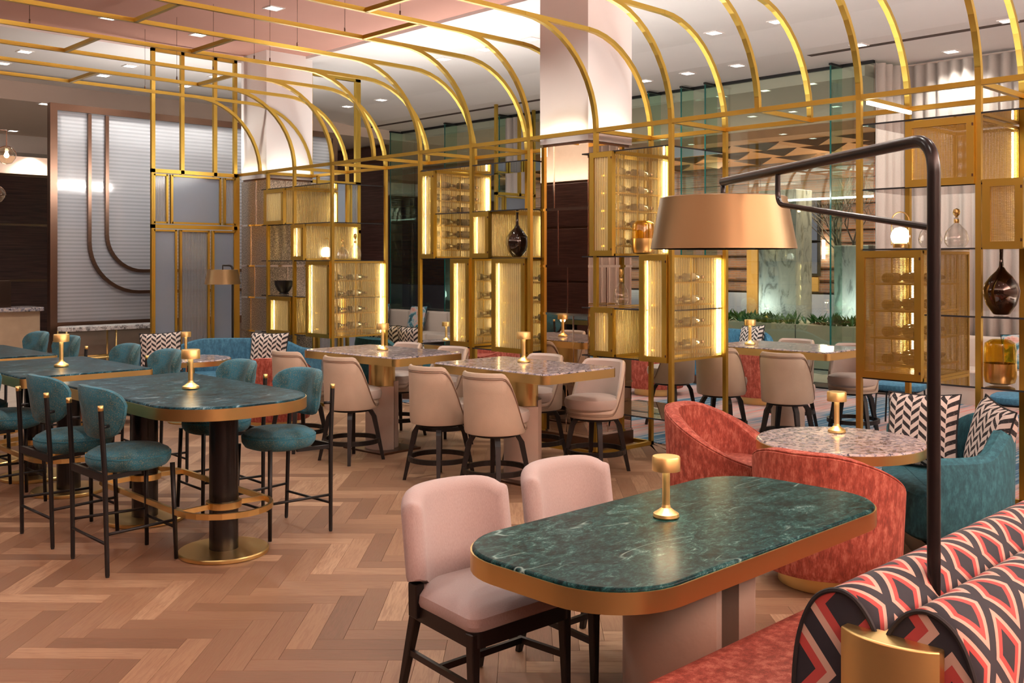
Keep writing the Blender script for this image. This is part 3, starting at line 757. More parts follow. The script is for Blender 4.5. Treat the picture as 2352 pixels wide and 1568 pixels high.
# the same grid of downlights continues over the tables towards the camera, outside the picture
GX=[(x,y,0) for x,y in((3.4,2.5),(2.9,6.2),(2.9,8.6),(2.9,11),(5.2,4.0),(5.9,6.0),(5.9,8.0),(1.6,4.4),(1.2,1.2),(4.6,.8),(6.2,2.4),(.6,6.5),(4.4,5.2))]
for i,(x,y,_) in enumerate(GX):
    t=thing('ceiling_downlight','square recessed downlight in the pink ceiling over the tables, %s outside the view'%ORD[i],'downlight',(x,y,ZC+.04),0,'downlights above the tables')
    ob('lens',dlm,t); ob('rim',frm,t)
    lamp('downlight_spot','SPOT',(0,0,-.03),SPOT_W,(1,.95,.87),t,spot_size=2.3,spot_blend=.55,shadow_soft_size=.045)
# ---------------------------------------------------------------- gold screen with arches
TW=.038
ZB,ZG,AR=3.04,3.97,.95
YE=12.87
fr=thing('arched_gold_screen','tall gold metal shelving screen carrying arched ribs up to the ceiling','screen',(7.5,7.5,0))
def gpart(name,b,bevel=0): return inw(ob(name,b.mesh(name,MAT['gold'],bevel,1),fr))
for k in range(1,13):
    y=YK(k)
    gpart('rib_bar',B().box(.8,XB-AR,y-TW/2,y+TW/2,ZG-TW/2,ZG+TW/2))
    for xe in(XF,XB):
        b=B(); pts=[]
        for a in [90-7.5*i for i in range(13)]:
            t=math.radians(a); pts.append((xe-AR+AR*math.cos(t),ZG-AR+AR*math.sin(t),t))
        pts.append((xe,ZB,0.))
        rs=[[(x+o*math.cos(t),y+p,z+o*math.sin(t)) for o,p in((-TW/2,-TW/2-.002),(TW/2,-TW/2-.002),(TW/2,TW/2+.002),(-TW/2,TW/2+.002))] for x,z,t in pts]
        gpart('arch',b.rings(rs,smooth=False))
for (p,q) in(((313,46.5),(406,8.6)),((148,117),(231,84)),((451,117),(537,86)),((148,189),(220,168)),((448,196),(537,172)),((849,22),(918,0)),((842,83),(966,52))):
    a=G(*p,ZG);b_=G(*q,ZG); x=(a[0]+b_[0])/2
    ka=round((a[1]/XF-.25733)/.122397); kb=round((b_[1]/XF-.25733)/.122397)
    if ka==kb: kb=ka-1
    gpart('cross_bar',B().box(x-TW/2,x+TW/2,YK(min(ka,kb)),YK(max(ka,kb)),ZG-TW/2,ZG+TW/2))
for (px,py) in((68,48),(333,205),(490,160),(406,185),(584,130),(683,98),(792,67),(919,28),(620,150)):
    X,Y=G(px,py,ZG); k=max(1,min(12,round((Y/XF-.25733)/.122397))); Y=YK(k); X=XY(px,Y)
    if X<XB-AR:
        b=B().tube([(X,Y,ZG+.03),(X,Y,ZC+.05)],.0025,5).tube([(X,Y,ZG+.015),(X,Y,ZG+.06)],.008,6)
        inw(ob('suspension_wire',b.mesh('suspension_wire',MAT['bronze']),fr))
# beams
YLO=1.2
for x in(XF,XB):
    gpart('beam',B().box(x-TW/2,x+TW/2,YLO,YE,ZB-TW/2,ZB+TW/2))
for k in range(1,13): gpart('tie_rail',B().box(XF+TW/2,XB-TW/2,YK(k)-TW/2,YK(k)+TW/2,ZB-TW/2,ZB+TW/2))
posts=[(XF,YK(1)),(XF,YK(2)),(XF,YK(4)),(XF,YK(5)),(XF,YK(6)),(XF,YK(7)),(XF,YK(8)),(XF,YK(10)),(XF,YK(11)),(XF,YX(616,XF)),(XF,YE),
       (XB,YK(1)),(XB,YK(2)),(XB,YK(4)),(XB,YK(5)),(XB,YK(6)),(XB,YK(7)),(XB,YK(8)),(XB,YK(10)),(XB,YK(11)),(XB,12.1),(XB,YE)]
for x,y in posts: gpart('post',B().box(x-TW/2,x+TW/2,y-TW/2,y+TW/2,0,ZB))
def brail(x0,x1,y0,y1): gpart('base_rail',B().box(x0-TW/2,x1+TW/2,y0-TW/2,y1+TW/2,0,.035))
for a,b_ in((YK(10),YE),(YK(5),YK(8)),(YLO,YK(2))):
    brail(XF,XF,a,b_); brail(XB,XB,a,b_)
    brail(XF,XB,a,a); brail(XF,XB,b_,b_)
def gshelf(y0,y1,z,x0=XF-.01,x1=XB+.01):
    o=inw(ob('glass_shelf',B().box(x0,x1,y0,y1,z-.006,z+.006).mesh('glass_shelf',MAT['smoked']),fr))
    e=ob('shelf_edge',B().box(x0-.002,x0,y0,y1,z-.006,z+.006).box(x0,x1,y0-.002,y0,z-.006,z+.006).mesh('shelf_edge',MAT['black']),o)
for z in(.945,1.43,1.90,2.345,2.83): gshelf(YLO,YK(2)-.03 if z!=1.43 else 3.07,z)
for z in(.93,1.38,1.86,2.83): gshelf(YK(4)+.03,6.34,z)
gshelf(YK(4)+.03,6.34,.42)
for z in(.90,1.85,2.34,2.83): gshelf(YK(6)+.04,YK(8)-.03,z)
for z in(.865,1.36,1.83,2.31,2.80): gshelf(YK(10)+.03,12.2,z)
for ye in(YK(2)-.02,): inw(ob('rail_light',B().box(XF+.05,XB-.05,ye-.03,ye-.008,ZB-.05,ZB-.022).mesh('rail_light',MAT['globe']),fr))
# the glazed wings at the far end, at right angles to the screen
def wing(x0,x1,cols,label,glaze=True,rows=True):
    t=thing('glazed_gold_wing',label,'screen',((x0+x1)/2,YE,0),0,'glazed gold wings')
    def gp(n,b,m='gold'): return inw(ob(n,b.mesh(n,MAT[m]),t))
    for x in cols: gp('post',B().box(x-.025,x+.025,YE-.025,YE+.025,0 if x in(cols[0],cols[-1]) else 3.0,4.66))
    for z in(4.64,3.03,2.29,.03): gp('rail',B().box(x0,x1,YE-.025,YE+.025,z-.025,z+.025))
    if glaze:
        W=x1-x0
        for z0,z1,br in((2.33,2.99,[0,.2,.82,1.]),(.07,2.25,[0,.30,.68,1.])):
            for i,(a,b_) in enumerate(zip(br,br[1:])):
                xa,xb=x0+W*a+.03,x0+W*b_-.03
                kind=('frostrib','frost','frostrib')[i] if z0>2 else ('frost','frostrib','frost')[i]
                f=B().box(xa-.012,xa+.018,YE-.03,YE+.02,z0,z1).box(xb-.018,xb+.012,YE-.03,YE+.02,z0,z1).box(xa,xb,YE-.03,YE+.02,z0,z0+.025).box(xa,xb,YE-.03,YE+.02,z1-.025,z1)
                gp('mullion_frame',f); gp('glass_panel',B().box(xa+.012,xb-.012,YE-.008,YE+.004,z0+.02,z1-.02),kind)
    return t
wing(5.83,7.08,[5.855,6.266,6.748,7.055],'glazed gold wing with grey glass panels left of the antique mirror column')
wing(8.02,9.2,[8.045,8.30,9.13,9.175],'glazed gold wing partly hidden behind the shelving')
wing(12.1,13.1,[12.125,12.7,13.07],'distant glazed gold wing near the glass front')
# ---- display cabinets in the screen
def cabinet(y1,y0,z0,z1,label,door='ribbed',side='ribbed',led='lo',rack=0,bottles=(),x0=XF-.04,x1=XB-.0,desc='',bm='winedark',cols=None):
    t=thing('display_cabinet',label,'cabinet',((x0+x1)/2,(y0+y1)/2,z0),0,'gold display cabinets in the screen')
    def cp(n,b,m): return inw(ob(n,b.mesh(n,MAT[m]),t))
    s=.05; d=.028
    # frame: front door with wide stiles, slimmer back and edge bars
    df=B().box(x0,x0+d,y0,y0+s,z0,z1).box(x0,x0+d,y1-s,y1,z0,z1).box(x0,x0+d,y0+s,y1-s,z0,z0+s).box(x0,x0+d,y0+s,y1-s,z1-s,z1)
    dr=cp('door_frame',df,'gold')
    for hz in(z0+.05,z1-.07): ob('hinge',B().box(x0-.006,x0,y0+.004,y0+.014,hz,hz+.02).mesh('hinge',MAT['bronze']),dr)
    cp('door_panel',B().box(x0+.010,x0+.014,y0+s,y1-s,z0+s,z1-s),door)
    e=.022
    cb=B().box(x1-e,x1,y0,y0+e,z0,z1).box(x1-e,x1,y1-e,y1,z0,z1)
    for y in(y0,y1-e): cb.box(x0+d,x1-e,y,y+e,z0,z0+e).box(x0+d,x1-e,y,y+e,z1-e,z1)
    for z in(z0,z1-e): cb.box(x1-e,x1,y0+e,y1-e,z,z+e)
    cb.box(x0+d,x0+d+e,y0,y0+e,z0,z1).box(x0+d,x0+d+e,y1-e,y1,z0,z1)
    cp('body_frame',cb,'gold')
    cp('side_panel',B().box(x0+d+e,x1-e,y0+.004,y0+.008,z0+e,z1-e),side)
    cp('side_panel',B().box(x0+d+e,x1-e,y1-.008,y1-.004,z0+e,z1-e),'backlit' if side!='mesh' else 'mesh')
    cp('back_panel',B().box(x1-.010,x1-.006,y0+e,y1-e,z0+e,z1-e),'backlit' if side!='mesh' else 'mesh')
    cp('floor_panel',B().box(x0+d,x1-e,y0+e,y1-e,z0+.004,z0+.010),'gold')
    yl=y0+.035 if led=='lo' else y1-.05
    if side!='mesh': cp('led_strip',B().box(x0+.06,x0+.066,y1-.05,y1-.044,z0+.05,z1-.05),'led')
    cp('led_strip',B().box(x1-.05,x1-.038,yl-.006,yl+.006,z0+.04,z1-.04),'led')
    if led=='both': cp('led_strip',B().box(x1-.05,x1-.038,y0+.03,y0+.042,z0+.04,z1-.04),'led')
    if rack:
        zz=[z0+.10+(z1-z0-.14)*i/rack for i in range(rack)]
        cl=cols or [(y0+y1)/2]
        rb=B()
        for x in(x0+.15,(x0+x1)/2,x1-.12):
            for y in(y0+.05,y1-.06): rb.box(x-.005,x+.005,y-.005,y+.005,z0,z1)
        cp('rack_bars',rb,'gold')
        for i,z in enumerate(zz):
            cp('rack_shelf',B().box(x0+.10,x1-.10,y0+.04,y1-.05,z-.012,z),'gold')
            for c,y in enumerate(cl):
                for e_,(xs) in enumerate((x0+.12,x0+.46)):
                    place_bottle((xs,y,z+.040),'%s wine bottle, %s row of %s, %s%s'%('dark' if bm=='winedark' else 'clear',ORD[rack-1-i],desc,('front','back')[e_],'' if len(cl)==1 else (' right',' left')[c]),bm,desc)
    return t
bp={}
def place_bottle(loc,label,bm,desc):
    if bm not in bp:
        pr=[(.001,0),(.030,.002),(.0375,.010),(.0375,.19),(.033,.215),(.016,.245),(.0135,.30),(.016,.303),(.016,.312),(.001,.312)]
        b=B(); rs=[[(z,r*math.cos(2*PI*k/12),r*math.sin(2*PI*k/12)) for k in range(12)] for r,z in pr]; b.rings(rs)
        l=B(); l.rings([[(z,.0382*math.cos(2*PI*k/12),.0382*math.sin(2*PI*k/12)) for k in range(12)] for z in(.06,.15)],cap=False)
        c=B(); c.rings([[(z,.0165*math.cos(2*PI*k/10),.0165*math.sin(2*PI*k/10)) for k in range(10)] for z in(.265,.313)])
        bp[bm]=(b.mesh('wine_bottle',MAT[bm]),l.mesh('paper_label',MAT['winelabel']),c.mesh('foil_cap',MAT['bronze']))
    o=ob('wine_bottle',bp[bm][0],None,loc); tag(o,label,'bottle','wine bottles in the '+desc)
    ob('paper_label',bp[bm][1],o); ob('foil_cap',bp[bm][2],o)
# section on the right
cabinet(3.559,3.082,.952,1.89,'tall mesh-fronted gold wine cabinet behind the teal sofa','mesh','mesh','hi',4,desc='mesh-fronted cabinet',cols=[3.24,3.40])
cabinet(3.199,2.716,2.345,2.815,'high mesh-fronted gold cabinet near the top right corner','mesh','mesh','lo')
cabinet(2.66,2.40,1.895,2.37,'small mesh-fronted gold cabinet at the right edge','mesh','mesh','hi')
cabinet(2.38,1.9,.95,1.43,'gold cabinet just cut by the right edge','mesh','mesh','hi')
# section right of the mirrored column
cabinet(5.631,5.327,.925,1.872,'lower fluted-glass wine cabinet beside the passage with pale bottles','ribbed','clearbox','lo',4,desc='cabinet beside the passage',bm='winelight')
cabinet(6.21,5.94,.937,1.39,'low square fluted cabinet right of the mirrored column','ribbed','ribbed','lo')
cabinet(6.22,5.945,1.866,2.83,'upper tall fluted wine cabinet right of the mirrored column','ribbed','clearbox','lo',5,desc='upper cabinet right of the column',bm='winelight')
# section left of the mirrored column
cabinet(8.758,8.50,1.85,2.815,'upper tall fluted wine cabinet at the left end of the middle section','ribbed','clearbox','lo',6,desc='upper left cabinet of the middle section')
cabinet(7.904,7.613,1.852,2.335,'small square fluted cabinet behind the dark long-necked vase','ribbed','ribbed','lo')
cabinet(8.221,7.917,.914,1.848,'lower narrow fluted wine cabinet, left of two in the middle section','ribbed','clearbox','lo',4,desc='lower left cabinet of the middle section')
cabinet(7.566,7.08,.89,1.848,'lower wide fluted wine cabinet, left of the mirrored column','ribbed','clearbox','hi',4,desc='lower wide cabinet left of the column')
# section at the far left
cabinet(12.10,11.604,2.315,2.79,'topmost fluted cabinet of the far left section','ribbed','ribbed','lo')
cabinet(11.412,11.121,1.838,2.305,'middle fluted cabinet behind the small globe lamp and decanters','ribbed','ribbed','lo')
cabinet(11.978,11.433,.858,1.353,'low fluted cabinet under the black bowl','ribbed','ribbed','lo')
cabinet(11.06,10.528,.86,1.825,'large lit fluted wine cabinet at the end of the far left section','ribbed','clearbox','lo',4,desc='large cabinet of the far left section')
# ---- things standing on the shelves
def lathe_thing(name,label,cat,loc,parts,group=None,s=1.):
    t=thing(name,label,cat,loc,0,group)
    for n,prof,m in parts:
        ob(n,B().lathe([(r*s,z*s) for r,z in prof],24).mesh(n,MAT[m]),t)
    return t
def onshelf(px,x,z): return (x,YX(px,x),z+.007)
def decanter(loc,label,s=1.,tall=1.):
    t=thing('glass_decanter',label,'decanter',loc,0,'glass decanters')
    ob('bottle',B().lathe([(.001*s,.003),(.055*s,.003),(.075*s,.03*s*tall),(.08*s,.06*s*tall),(.066*s,.11*s*tall),(.03*s,.15*s*tall),(.014*s,.165*s*tall),(.014*s,.195*s*tall),(.018*s,.2*s*tall)],18).mesh('bottle',MAT['shadeglass']),t)
    ob('neck_band',B().lathe([(.016*s,.166*s*tall),(.017*s,.17*s*tall),(.017*s,.19*s*tall),(.016*s,.192*s*tall)],14).mesh('neck_band',MAT['brass']),t)
    ob('stopper',B().lathe([(.008*s,.2*s*tall),(.009*s,.21*s*tall),(.02*s,.222*s*tall),(.024*s,.24*s*tall),(.018*s,.258*s*tall),(.002*s,.265*s*tall)],14).mesh('stopper',MAT['brass']),t)
    return t
def globe_lamp(loc,label,s=1.):
    t=thing('globe_lamp',label,'lamp',loc,0,'white globe lamps with brass handles')
    ob('globe',B().lathe([(.04*s,.03*s),(.062*s,.05*s),(.07*s,.085*s),(.062*s,.12*s),(.04*s,.147*s),(.002,.155*s)],20).mesh('globe',MAT['globe']),t)
    ob('base',B().lathe([(.05*s,0),(.052*s,.005*s),(.052*s,.03*s),(.045*s,.034*s)],20).mesh('base',MAT['brass']),t)
    ob('handle',B().tube([(0,-.068*s,.02*s),(0,-.068*s,.20*s)]+[(0,-.068*s*math.cos(a),.20*s+.068*s*math.sin(a)) for a in [PI*k/10 for k in range(1,10)]]+[(0,.068*s,.20*s),(0,.068*s,.02*s)],.005*s,6).mesh('handle',MAT['brass']),t)
    return t
def vase(loc,label,m,s=1.):
    return lathe_thing('long_necked_vase',label,'vase',loc,[('body',[(.045,0),(.055,.004),(.10,.07),(.118,.13),(.122,.17),(.11,.22),(.075,.27),(.035,.31),(.016,.34),(.012,.40),(.013,.46),(.018,.475),(.010,.475),(.004,.3)],m)],'dark long-necked vases',s)
def amber(loc,label,s=1.):
    return lathe_thing('amber_jar',label,'vase',loc,[('brass_base',[(.055,0),(.085,.012),(.095,.05),(.095,.13)],'brass'),('amber_top',[(.094,.13),(.094,.22),(.088,.255),(.06,.275),(.05,.278),(.045,.27),(.08,.25),(.085,.13)],'amberglass')],'amber and brass jars',s)
globe_lamp(onshelf(2068,7.16,1.905),'white globe lamp with brass loop handle on the mesh-fronted cabinet',.98)
decanter(onshelf(2137,7.30,1.905),'clear decanter half hidden behind the black lamp pole',1.05)
decanter(onshelf(2197,7.25,1.905),'round clear decanter with brass stopper on the right shelf',1.05)
vase(onshelf(2300,7.3,1.435),'dark brown glass vase with long thin neck on the right shelf','smokebrown',.98)
amber(onshelf(2297,7.3,.95),'amber glass jar with brass base on the lowest right shelf',1.12)
amber(onshelf(1478,7.35,1.875),'amber glass jar with brass base beside the big lamp shade',1.12)
decanter(onshelf(1427,7.35,1.395),'tall clear decanter right of the mirrored column',.98,1.35)
vase(onshelf(1188,7.3,1.855),'glossy black vase with long thin neck left of the mirrored column','darkvase',.98)
globe_lamp(onshelf(750,7.4,1.84),'small white globe lamp with brass handle on the far left shelves',1.05)
decanter(onshelf(787,7.6,1.84),'small clear decanter with dark stopper on the far left shelves',1.02)
decanter(onshelf(816,7.75,1.84),'taller clear decanter with ring stopper on the far left shelves',1.0,1.3)
lathe_thing('footed_bowl','black footed bowl on the far left shelves','bowl',onshelf(652,7.3,1.365),[('bowl',[(.07,0),(.075,.01),(.06,.03),(.09,.06),(.13,.14),(.135,.20),(.128,.20),(.12,.14),(.06,.07),(.002,.06)],'bowl')],s=.95)
lathe_thing('glass_cloche','clear glass globe standing behind the black bowl','glass vase',onshelf(667,7.7,1.365),[('globe',[(.05,0),(.10,.06),(.12,.14),(.11,.2),(.06,.25),(.03,.26)],'shadeglass')])
# ---------------------------------------------------------------- furniture
def slab_top(t,outline,z,m,band='brass',bh=.065,inset=.006):
    ob('top',B().prism(offset(outline,-inset),z-.03,z+.006,.012).mesh('top',MAT[m]),t)
    ob('edge_band',B().prism(outline,z-bh,z-.006).mesh('edge_band',MAT[band]),t)
def ringbar(b,r,z,tube_r,n=32,cx=0,cy=0,sx=1,sy=1):
    rs=[]
    for k in range(n):
        a=2*PI*k/n; rs.append([(cx+sx*(r+tube_r*math.cos(q))*math.cos(a),cy+sy*(r+tube_r*math.cos(q))*math.sin(a),z+tube_r*math.sin(q)) for q in [PI/4+PI/2*i for i in range(4)]])
    return b.rings(rs,closed=True,smooth=False)
# ---- brass table lamp
def table_lamp():
    t=thing('table_lamp','','table lamp')
    ob('base',B().lathe([(.052,0),(.056,.006),(.054,.018),(.035,.030),(.020,.042),(.017,.055)],24).mesh('base',MAT['lampbrass']),t)
    ob('stem',B().lathe([(.017,.05),(.0165,.12),(.0165,.205)],16).mesh('stem',MAT['lampbrass']),t)
    ob('shade',B().lathe([(.054,.207),(.060,.200),(.060,.255),(.057,.260),(.001,.262)],28).mesh('shade',MAT['lampbrass']),t)
    ob('light_disc',B().lathe([(.018,.203),(.053,.205)],24).mesh('light_disc',MAT['lampglow']),t)
    lamp('lamp_light','POINT',(0,0,.195),0,(1,.80,.5),t,shadow_soft_size=.03)
    return t
TL=table_lamp(); freeze(TL); TLused=[0]
bpy.data.lights['lamp_light'].energy=2.2
def put_lamp(x,y,z,label,s=1.):
    if not TLused[0]: o=TL; TLused[0]=1; o.location=(x,y,z); o['label']=label; o['group']='brass table lamps'
    else: o=dup(TL,(x,y,z),0,label,'brass table lamps')
    o.scale=(s,)*3; return o
# ---- teal counter stool (faces +x)
def teal_stool():
    t=thing('counter_stool','','stool')
    s=B().lathe([(.001,.565),(.18,.565),(.222,.58),(.243,.61),(.246,.64),(.232,.668),(.19,.690),(.11,.702),(.001,.705)],32,(0.01,0,0)); 
    st=ob('seat',s.mesh('seat',MAT['speckle']),t); ob('seat_piping',ringbar(B(),.243,.65,.004,40,.01,0).mesh('seat_piping',MAT['tealseat']),st)
    # backrest: wrapped oval pad
    b=B(); n=14; rs=[]
    def pt(u,v,th):
        a=u*.95; rad=.335
        x=.10-(rad+th)*math.cos(a)+.025; y=(rad+th)*math.sin(a)*.98
        return (x-.05*(v-.5),y,.765+.315*v)
    outl=[]
    for k in range(40):
        q=2*PI*k/40; cu,su=math.cos(q),math.sin(q)
        e=.62; uu=math.copysign(abs(cu)**e,cu); vv=math.copysign(abs(su)**e,su)
        v=.5+.5*vv; wd=.78+.22*min(1,v*1.5)
        outl.append((uu*wd*1.0,v))
    def ring(sc,th): return [pt(.0+u*sc*.92,.5+(v-.5)*sc,th) for u,v in outl]
    rs=[ring(0.,-.032),ring(.5,-.032),ring(.85,-.028),ring(.97,-.012),ring(1.,0.012),ring(.97,.03)]
    ob('backrest',B().rings(rs,cap=False).mesh('backrest',MAT['speckle']),t)
    rs=[ring(.965,.031),ring(.85,.040),ring(.5,.043),ring(0.,.043)]
    ob('backrest_shell',B().rings(rs,cap=False).mesh('backrest_shell',MAT['speckle']),t)
    for sy in(-1,1):
        ob('leg',B().tube([(.215,sy*.205,.01),(.20,sy*.185,.59)],[.0125,.015],10).mesh('leg',MAT['blackmetal']),t)
        l=ob('rear_leg',B().tube([(-.225,sy*.258,.01),(-.235,sy*.245,.60),(-.255,sy*.238,.955)],[.0125,.015,.015],10).mesh('rear_leg',MAT['blackmetal']),t)
        ob('brass_cap',B().tube([(-.255,sy*.238,.955),(-.2565,sy*.238,.985)],.0165,10).mesh('brass_cap',MAT['lampbrass']),l)
        ob('foot',B().lathe([(.009,0),(.011,.002),(.011,.012)],8,(-.225,sy*.258,0)).mesh('foot',MAT['black']),l)
        ob('side_stretcher',B().tube([(.211,sy*.20,.245),(-.229,sy*.253,.245)],.009,8).mesh('side_stretcher',MAT['blackmetal']),t)
        ob('back_bracket',B().tube([(-.25,sy*.24,.86),(-.20,sy*.215,.86)],.010,8).mesh('back_bracket',MAT['blackmetal']),t)
        ob('seat_bracket',B().bar((-.235,sy*.242,.567),(.0,sy*.19,.567),.02,.024).mesh('seat_bracket',MAT['blackmetal']),t)
    ob('front_stretcher',B().tube([(.211,-.20,.20),(.211,.20,.20)],.009,8).mesh('front_stretcher',MAT['blackmetal']),t)
    ob('rear_stretcher',B().tube([(-.229,-.253,.19),(-.229,.253,.19)],.009,8).mesh('rear_stretcher',MAT['blackmetal']),t)
    ob('seat_crossbar',B().box(-.245,-.225,-.24,.24,.545,.59).mesh('seat_crossbar',MAT['blackmetal']),t)
    return t
ts=teal_stool(); freeze(ts)
tlist=[(2.56,5.98,0,'teal stool with speckled back nearest the camera at the green marble tables'),
 (2.54,6.80,0,'teal stool with speckled back, second along the near side of the green tables'),
 (2.52,8.05,0,'teal stool at the left edge, third along the near side of the green tables'),
 (2.52,8.85,0,'teal stool cut by the left edge, fourth along the near side of the green tables'),
 (3.58,5.92,PI,'teal stool on the far side of the nearest green table, closest to the beige stools'),
 (3.58,6.78,PI,'teal stool on the far side of the nearest green table, left of the end one'),
 (3.60,8.02,PI,'teal stool in front of the left chevron pillow, far side of the middle green table'),
 (3.60,8.82,PI,'teal stool on the far side of the middle green table, left of the chevron pillow'),
 (3.60,10.2,PI,'teal stool behind the brass lamp of the middle green table'),
 (3.60,11.05,PI,'teal stool on the far side of the farthest green table')]
for i,(x,y,r,l) in enumerate(tlist):
    if i==0: ts.location=(x,y,0); ts.rotation_euler=(0,0,r); ts['label']=l; ts['group']='teal counter stools'
    else: dup(ts,(x,y,0),r+R.uniform(-.05,.05),l,'teal counter stools')
# ---- long green marble tables on black columns
def green_table(x,y0,y1,cols,label,rnd):
    t=thing('high_table',label,'table',(x,(y0+y1)/2,0),0,'long green marble high tables')
    hy=(y1-y0)/2; hx=.5; z=.965
    o=rrect(hx,hy,[.03,.03,rnd,rnd],8)
    slab_top(t,o,z,'bluemarble',bh=.075)
    ys=[c-(y0+y1)/2 for c in cols]
    for c in ys:
        ob('column',B().lathe([(.088,.02),(.088,.90)],32,(0,c,0)).mesh('column',MAT['blackgloss']),t)
        ob('base_plate',B().lathe([(.27,0),(.275,.006),(.275,.022),(.268,.028),(.09,.03)],40,(0,c,0)).mesh('base_plate',MAT['brass']),t)
        ob('collar',B().lathe([(.088,.285),(.108,.285),(.108,.325),(.088,.325)],28,(0,c,0),smooth=False).mesh('collar',MAT['brass']),t)
    a,b_=min(ys),max(ys); fo=[]
    fo+=[(.30*math.cos(q),b_+.30*math.sin(q)) for q in [PI*k/12 for k in range(13)]]
    fo+=[(.30*math.cos(q),a+.30*math.sin(q)) for q in [PI+PI*k/12 for k in range(13)]]
    rs=[[(p[0],p[1],.275),(q[0],q[1],.275),(q[0],q[1],.31),(p[0],p[1],.31)] for p,q in zip(fo,offset(fo,-.02))]
    ob('foot_rail',B().rings(rs,closed=True,smooth=False).mesh('foot_rail',MAT['brass']),t)
    for c in ys: ob('rail_arm',B().bar((-.29,c,.295),(-.1,c,.30),.02,.03).bar((.1,c,.30),(.29,c,.295),.02,.03).mesh('rail_arm',MAT['brass']),t)
    return t
green_table(3.06,5.28,7.22,(5.72,6.85),'nearest long green marble high table with rounded end on black columns',.40)
green_table(3.0,7.66,9.10,(8.1,8.84),'middle green marble high table with brass edge',.04)
green_table(2.9,9.42,10.9,(9.8,10.5),'farthest green marble high table at the left edge',.04)
put_lamp(*G(438,893,.97),.971,'brass table lamp on the nearest long green table')
put_lamp(*G(141,842,.97),.971,'brass table lamp on the middle green table')
# ---- beige tub stools (face +x)
def tub(b_out,b_in,r,zt,zf,zb,th,a_hi,a_lo,n=56,top_flare=.012):
    """wrap-around shell, height falls from back (angle pi) to the front"""
    def ht(a):
        d=abs(math.degrees(a)-180); t=min(1,max(0,(d-a_hi)/(a_lo-a_hi))); t=t*t*(3-2*t)
        return zt+(zf-zt)*t
    out=[];rim=[];inn=[]
    for k in range(n):
        a=2*PI*k/n; h=ht(a); c,s=math.cos(a),math.sin(a); fl=top_flare*(h-zb)/(zt-zb)
        out.append((c,s,h,fl))
    R_=lambda rr,f: [((rr+q[3]*f)*q[0],(rr+q[3]*f)*q[1]) for q in out]
    rings=[]
    rings.append([(.86*r*q[0],.86*r*q[1],zb) for q in out])
    rings.append([(.97*r*q[0],.97*r*q[1],zb+.006) for q in out])
    rings.append([(r*q[0],r*q[1],zb+.03) for q in out])
    for f in(.35,.7,1.): rings.append([((r+q[3]*f)*q[0],(r+q[3]*f)*q[1],zb+.03+(q[2]-.02-zb-.03)*f) for q in out])
    rings.append([((r+q[3]-th*.25)*q[0],(r+q[3]-th*.25)*q[1],q[2]-.003) for q in out])
    rings.append([((r+q[3]-th*.6)*q[0],(r+q[3]-th*.6)*q[1],q[2]) for q in out])
    b_out.rings(rings,cap=False)
    b_out.add(rings[0],[tuple(range(n-1,-1,-1))])
    ri=[[((r+q[3]-th*.6)*q[0],(r+q[3]-th*.6)*q[1],q[2]) for q in out],[((r+q[3]-th)*q[0],(r+q[3]-th)*q[1],q[2]-.02) for q in out]]
    lo=zb+.06
    for f in(.6,.2,0): ri.append([((r-th+q[3]*f)*q[0],(r-th+q[3]*f)*q[1],lo+(q[2]-.02-lo)*f) for q in out])
    b_in.rings(ri,cap=False)
    return ht
def beige_stool():
    t=thing('tub_counter_stool','','stool')
    bo,bi=B(),B(); ht=tub(bo,bi,.245,.96,.555,.475,.04,52,112)
    sh=ob('shell',bo.mesh('shell',MAT['leather']),t); ob('inner_back',bi.mesh('inner_back',MAT['leather_in']),t)
    # double seam under the rim
    for dz in(.035,.047):
        pts=[]
        for k in range(57):
            a=2*PI*k/56; h=ht(a); rr=.2475+.012*(h-.475)/.48; pts.append((rr*math.cos(a),rr*math.sin(a),h-dz))
        ob('seam',B().tube(pts,.0022,5,cap=False).mesh('seam',MAT['stitch']),sh)
    ob('seat',B().lathe([(.02,.54),(.205,.54),(.235,.565),(.245,.605),(.235,.642),(.18,.662),(.02,.668)],28,(.045,0,0)).mesh('seat',MAT['leather_in']),t)
    ob('swivel_plate',B().lathe([(.18,.455),(.19,.458),(.19,.476),(.16,.476)],24).mesh('swivel_plate',MAT['darkwood']),t)
    for i in range(4):
        a=PI/4+PI/2*i; c,s=math.cos(a),math.sin(a); u=Vector((c,s,0)); v=Vector((-s,c,0))
        rs=[]
        for (rr,z,w_,d_) in((.10,.458,.022,.02),(.17,.455,.022,.022),(.205,.40,.021,.022),(.29,.0,.014,.014)):
            p=u*rr+Vector((0,0,z)); rs.append([p+v*w_+u*d_,p-v*w_+u*d_,p-v*w_-u*d_,p+v*w_-u*d_])
        ob('leg',B().rings(rs,smooth=False).mesh('leg',MAT['darkwood']),t)
    rs=[]
    for k in range(40):
        a=2*PI*k/40; rs.append([(rr*math.cos(a),rr*math.sin(a),z) for rr,z in((.262,.165),(.238,.165),(.238,.205),(.262,.205))])
    ob('foot_ring',B().rings(rs,closed=True,smooth=False).mesh('foot_ring',MAT['darkwood']),t)
    return t
bs=beige_stool(); freeze(bs)
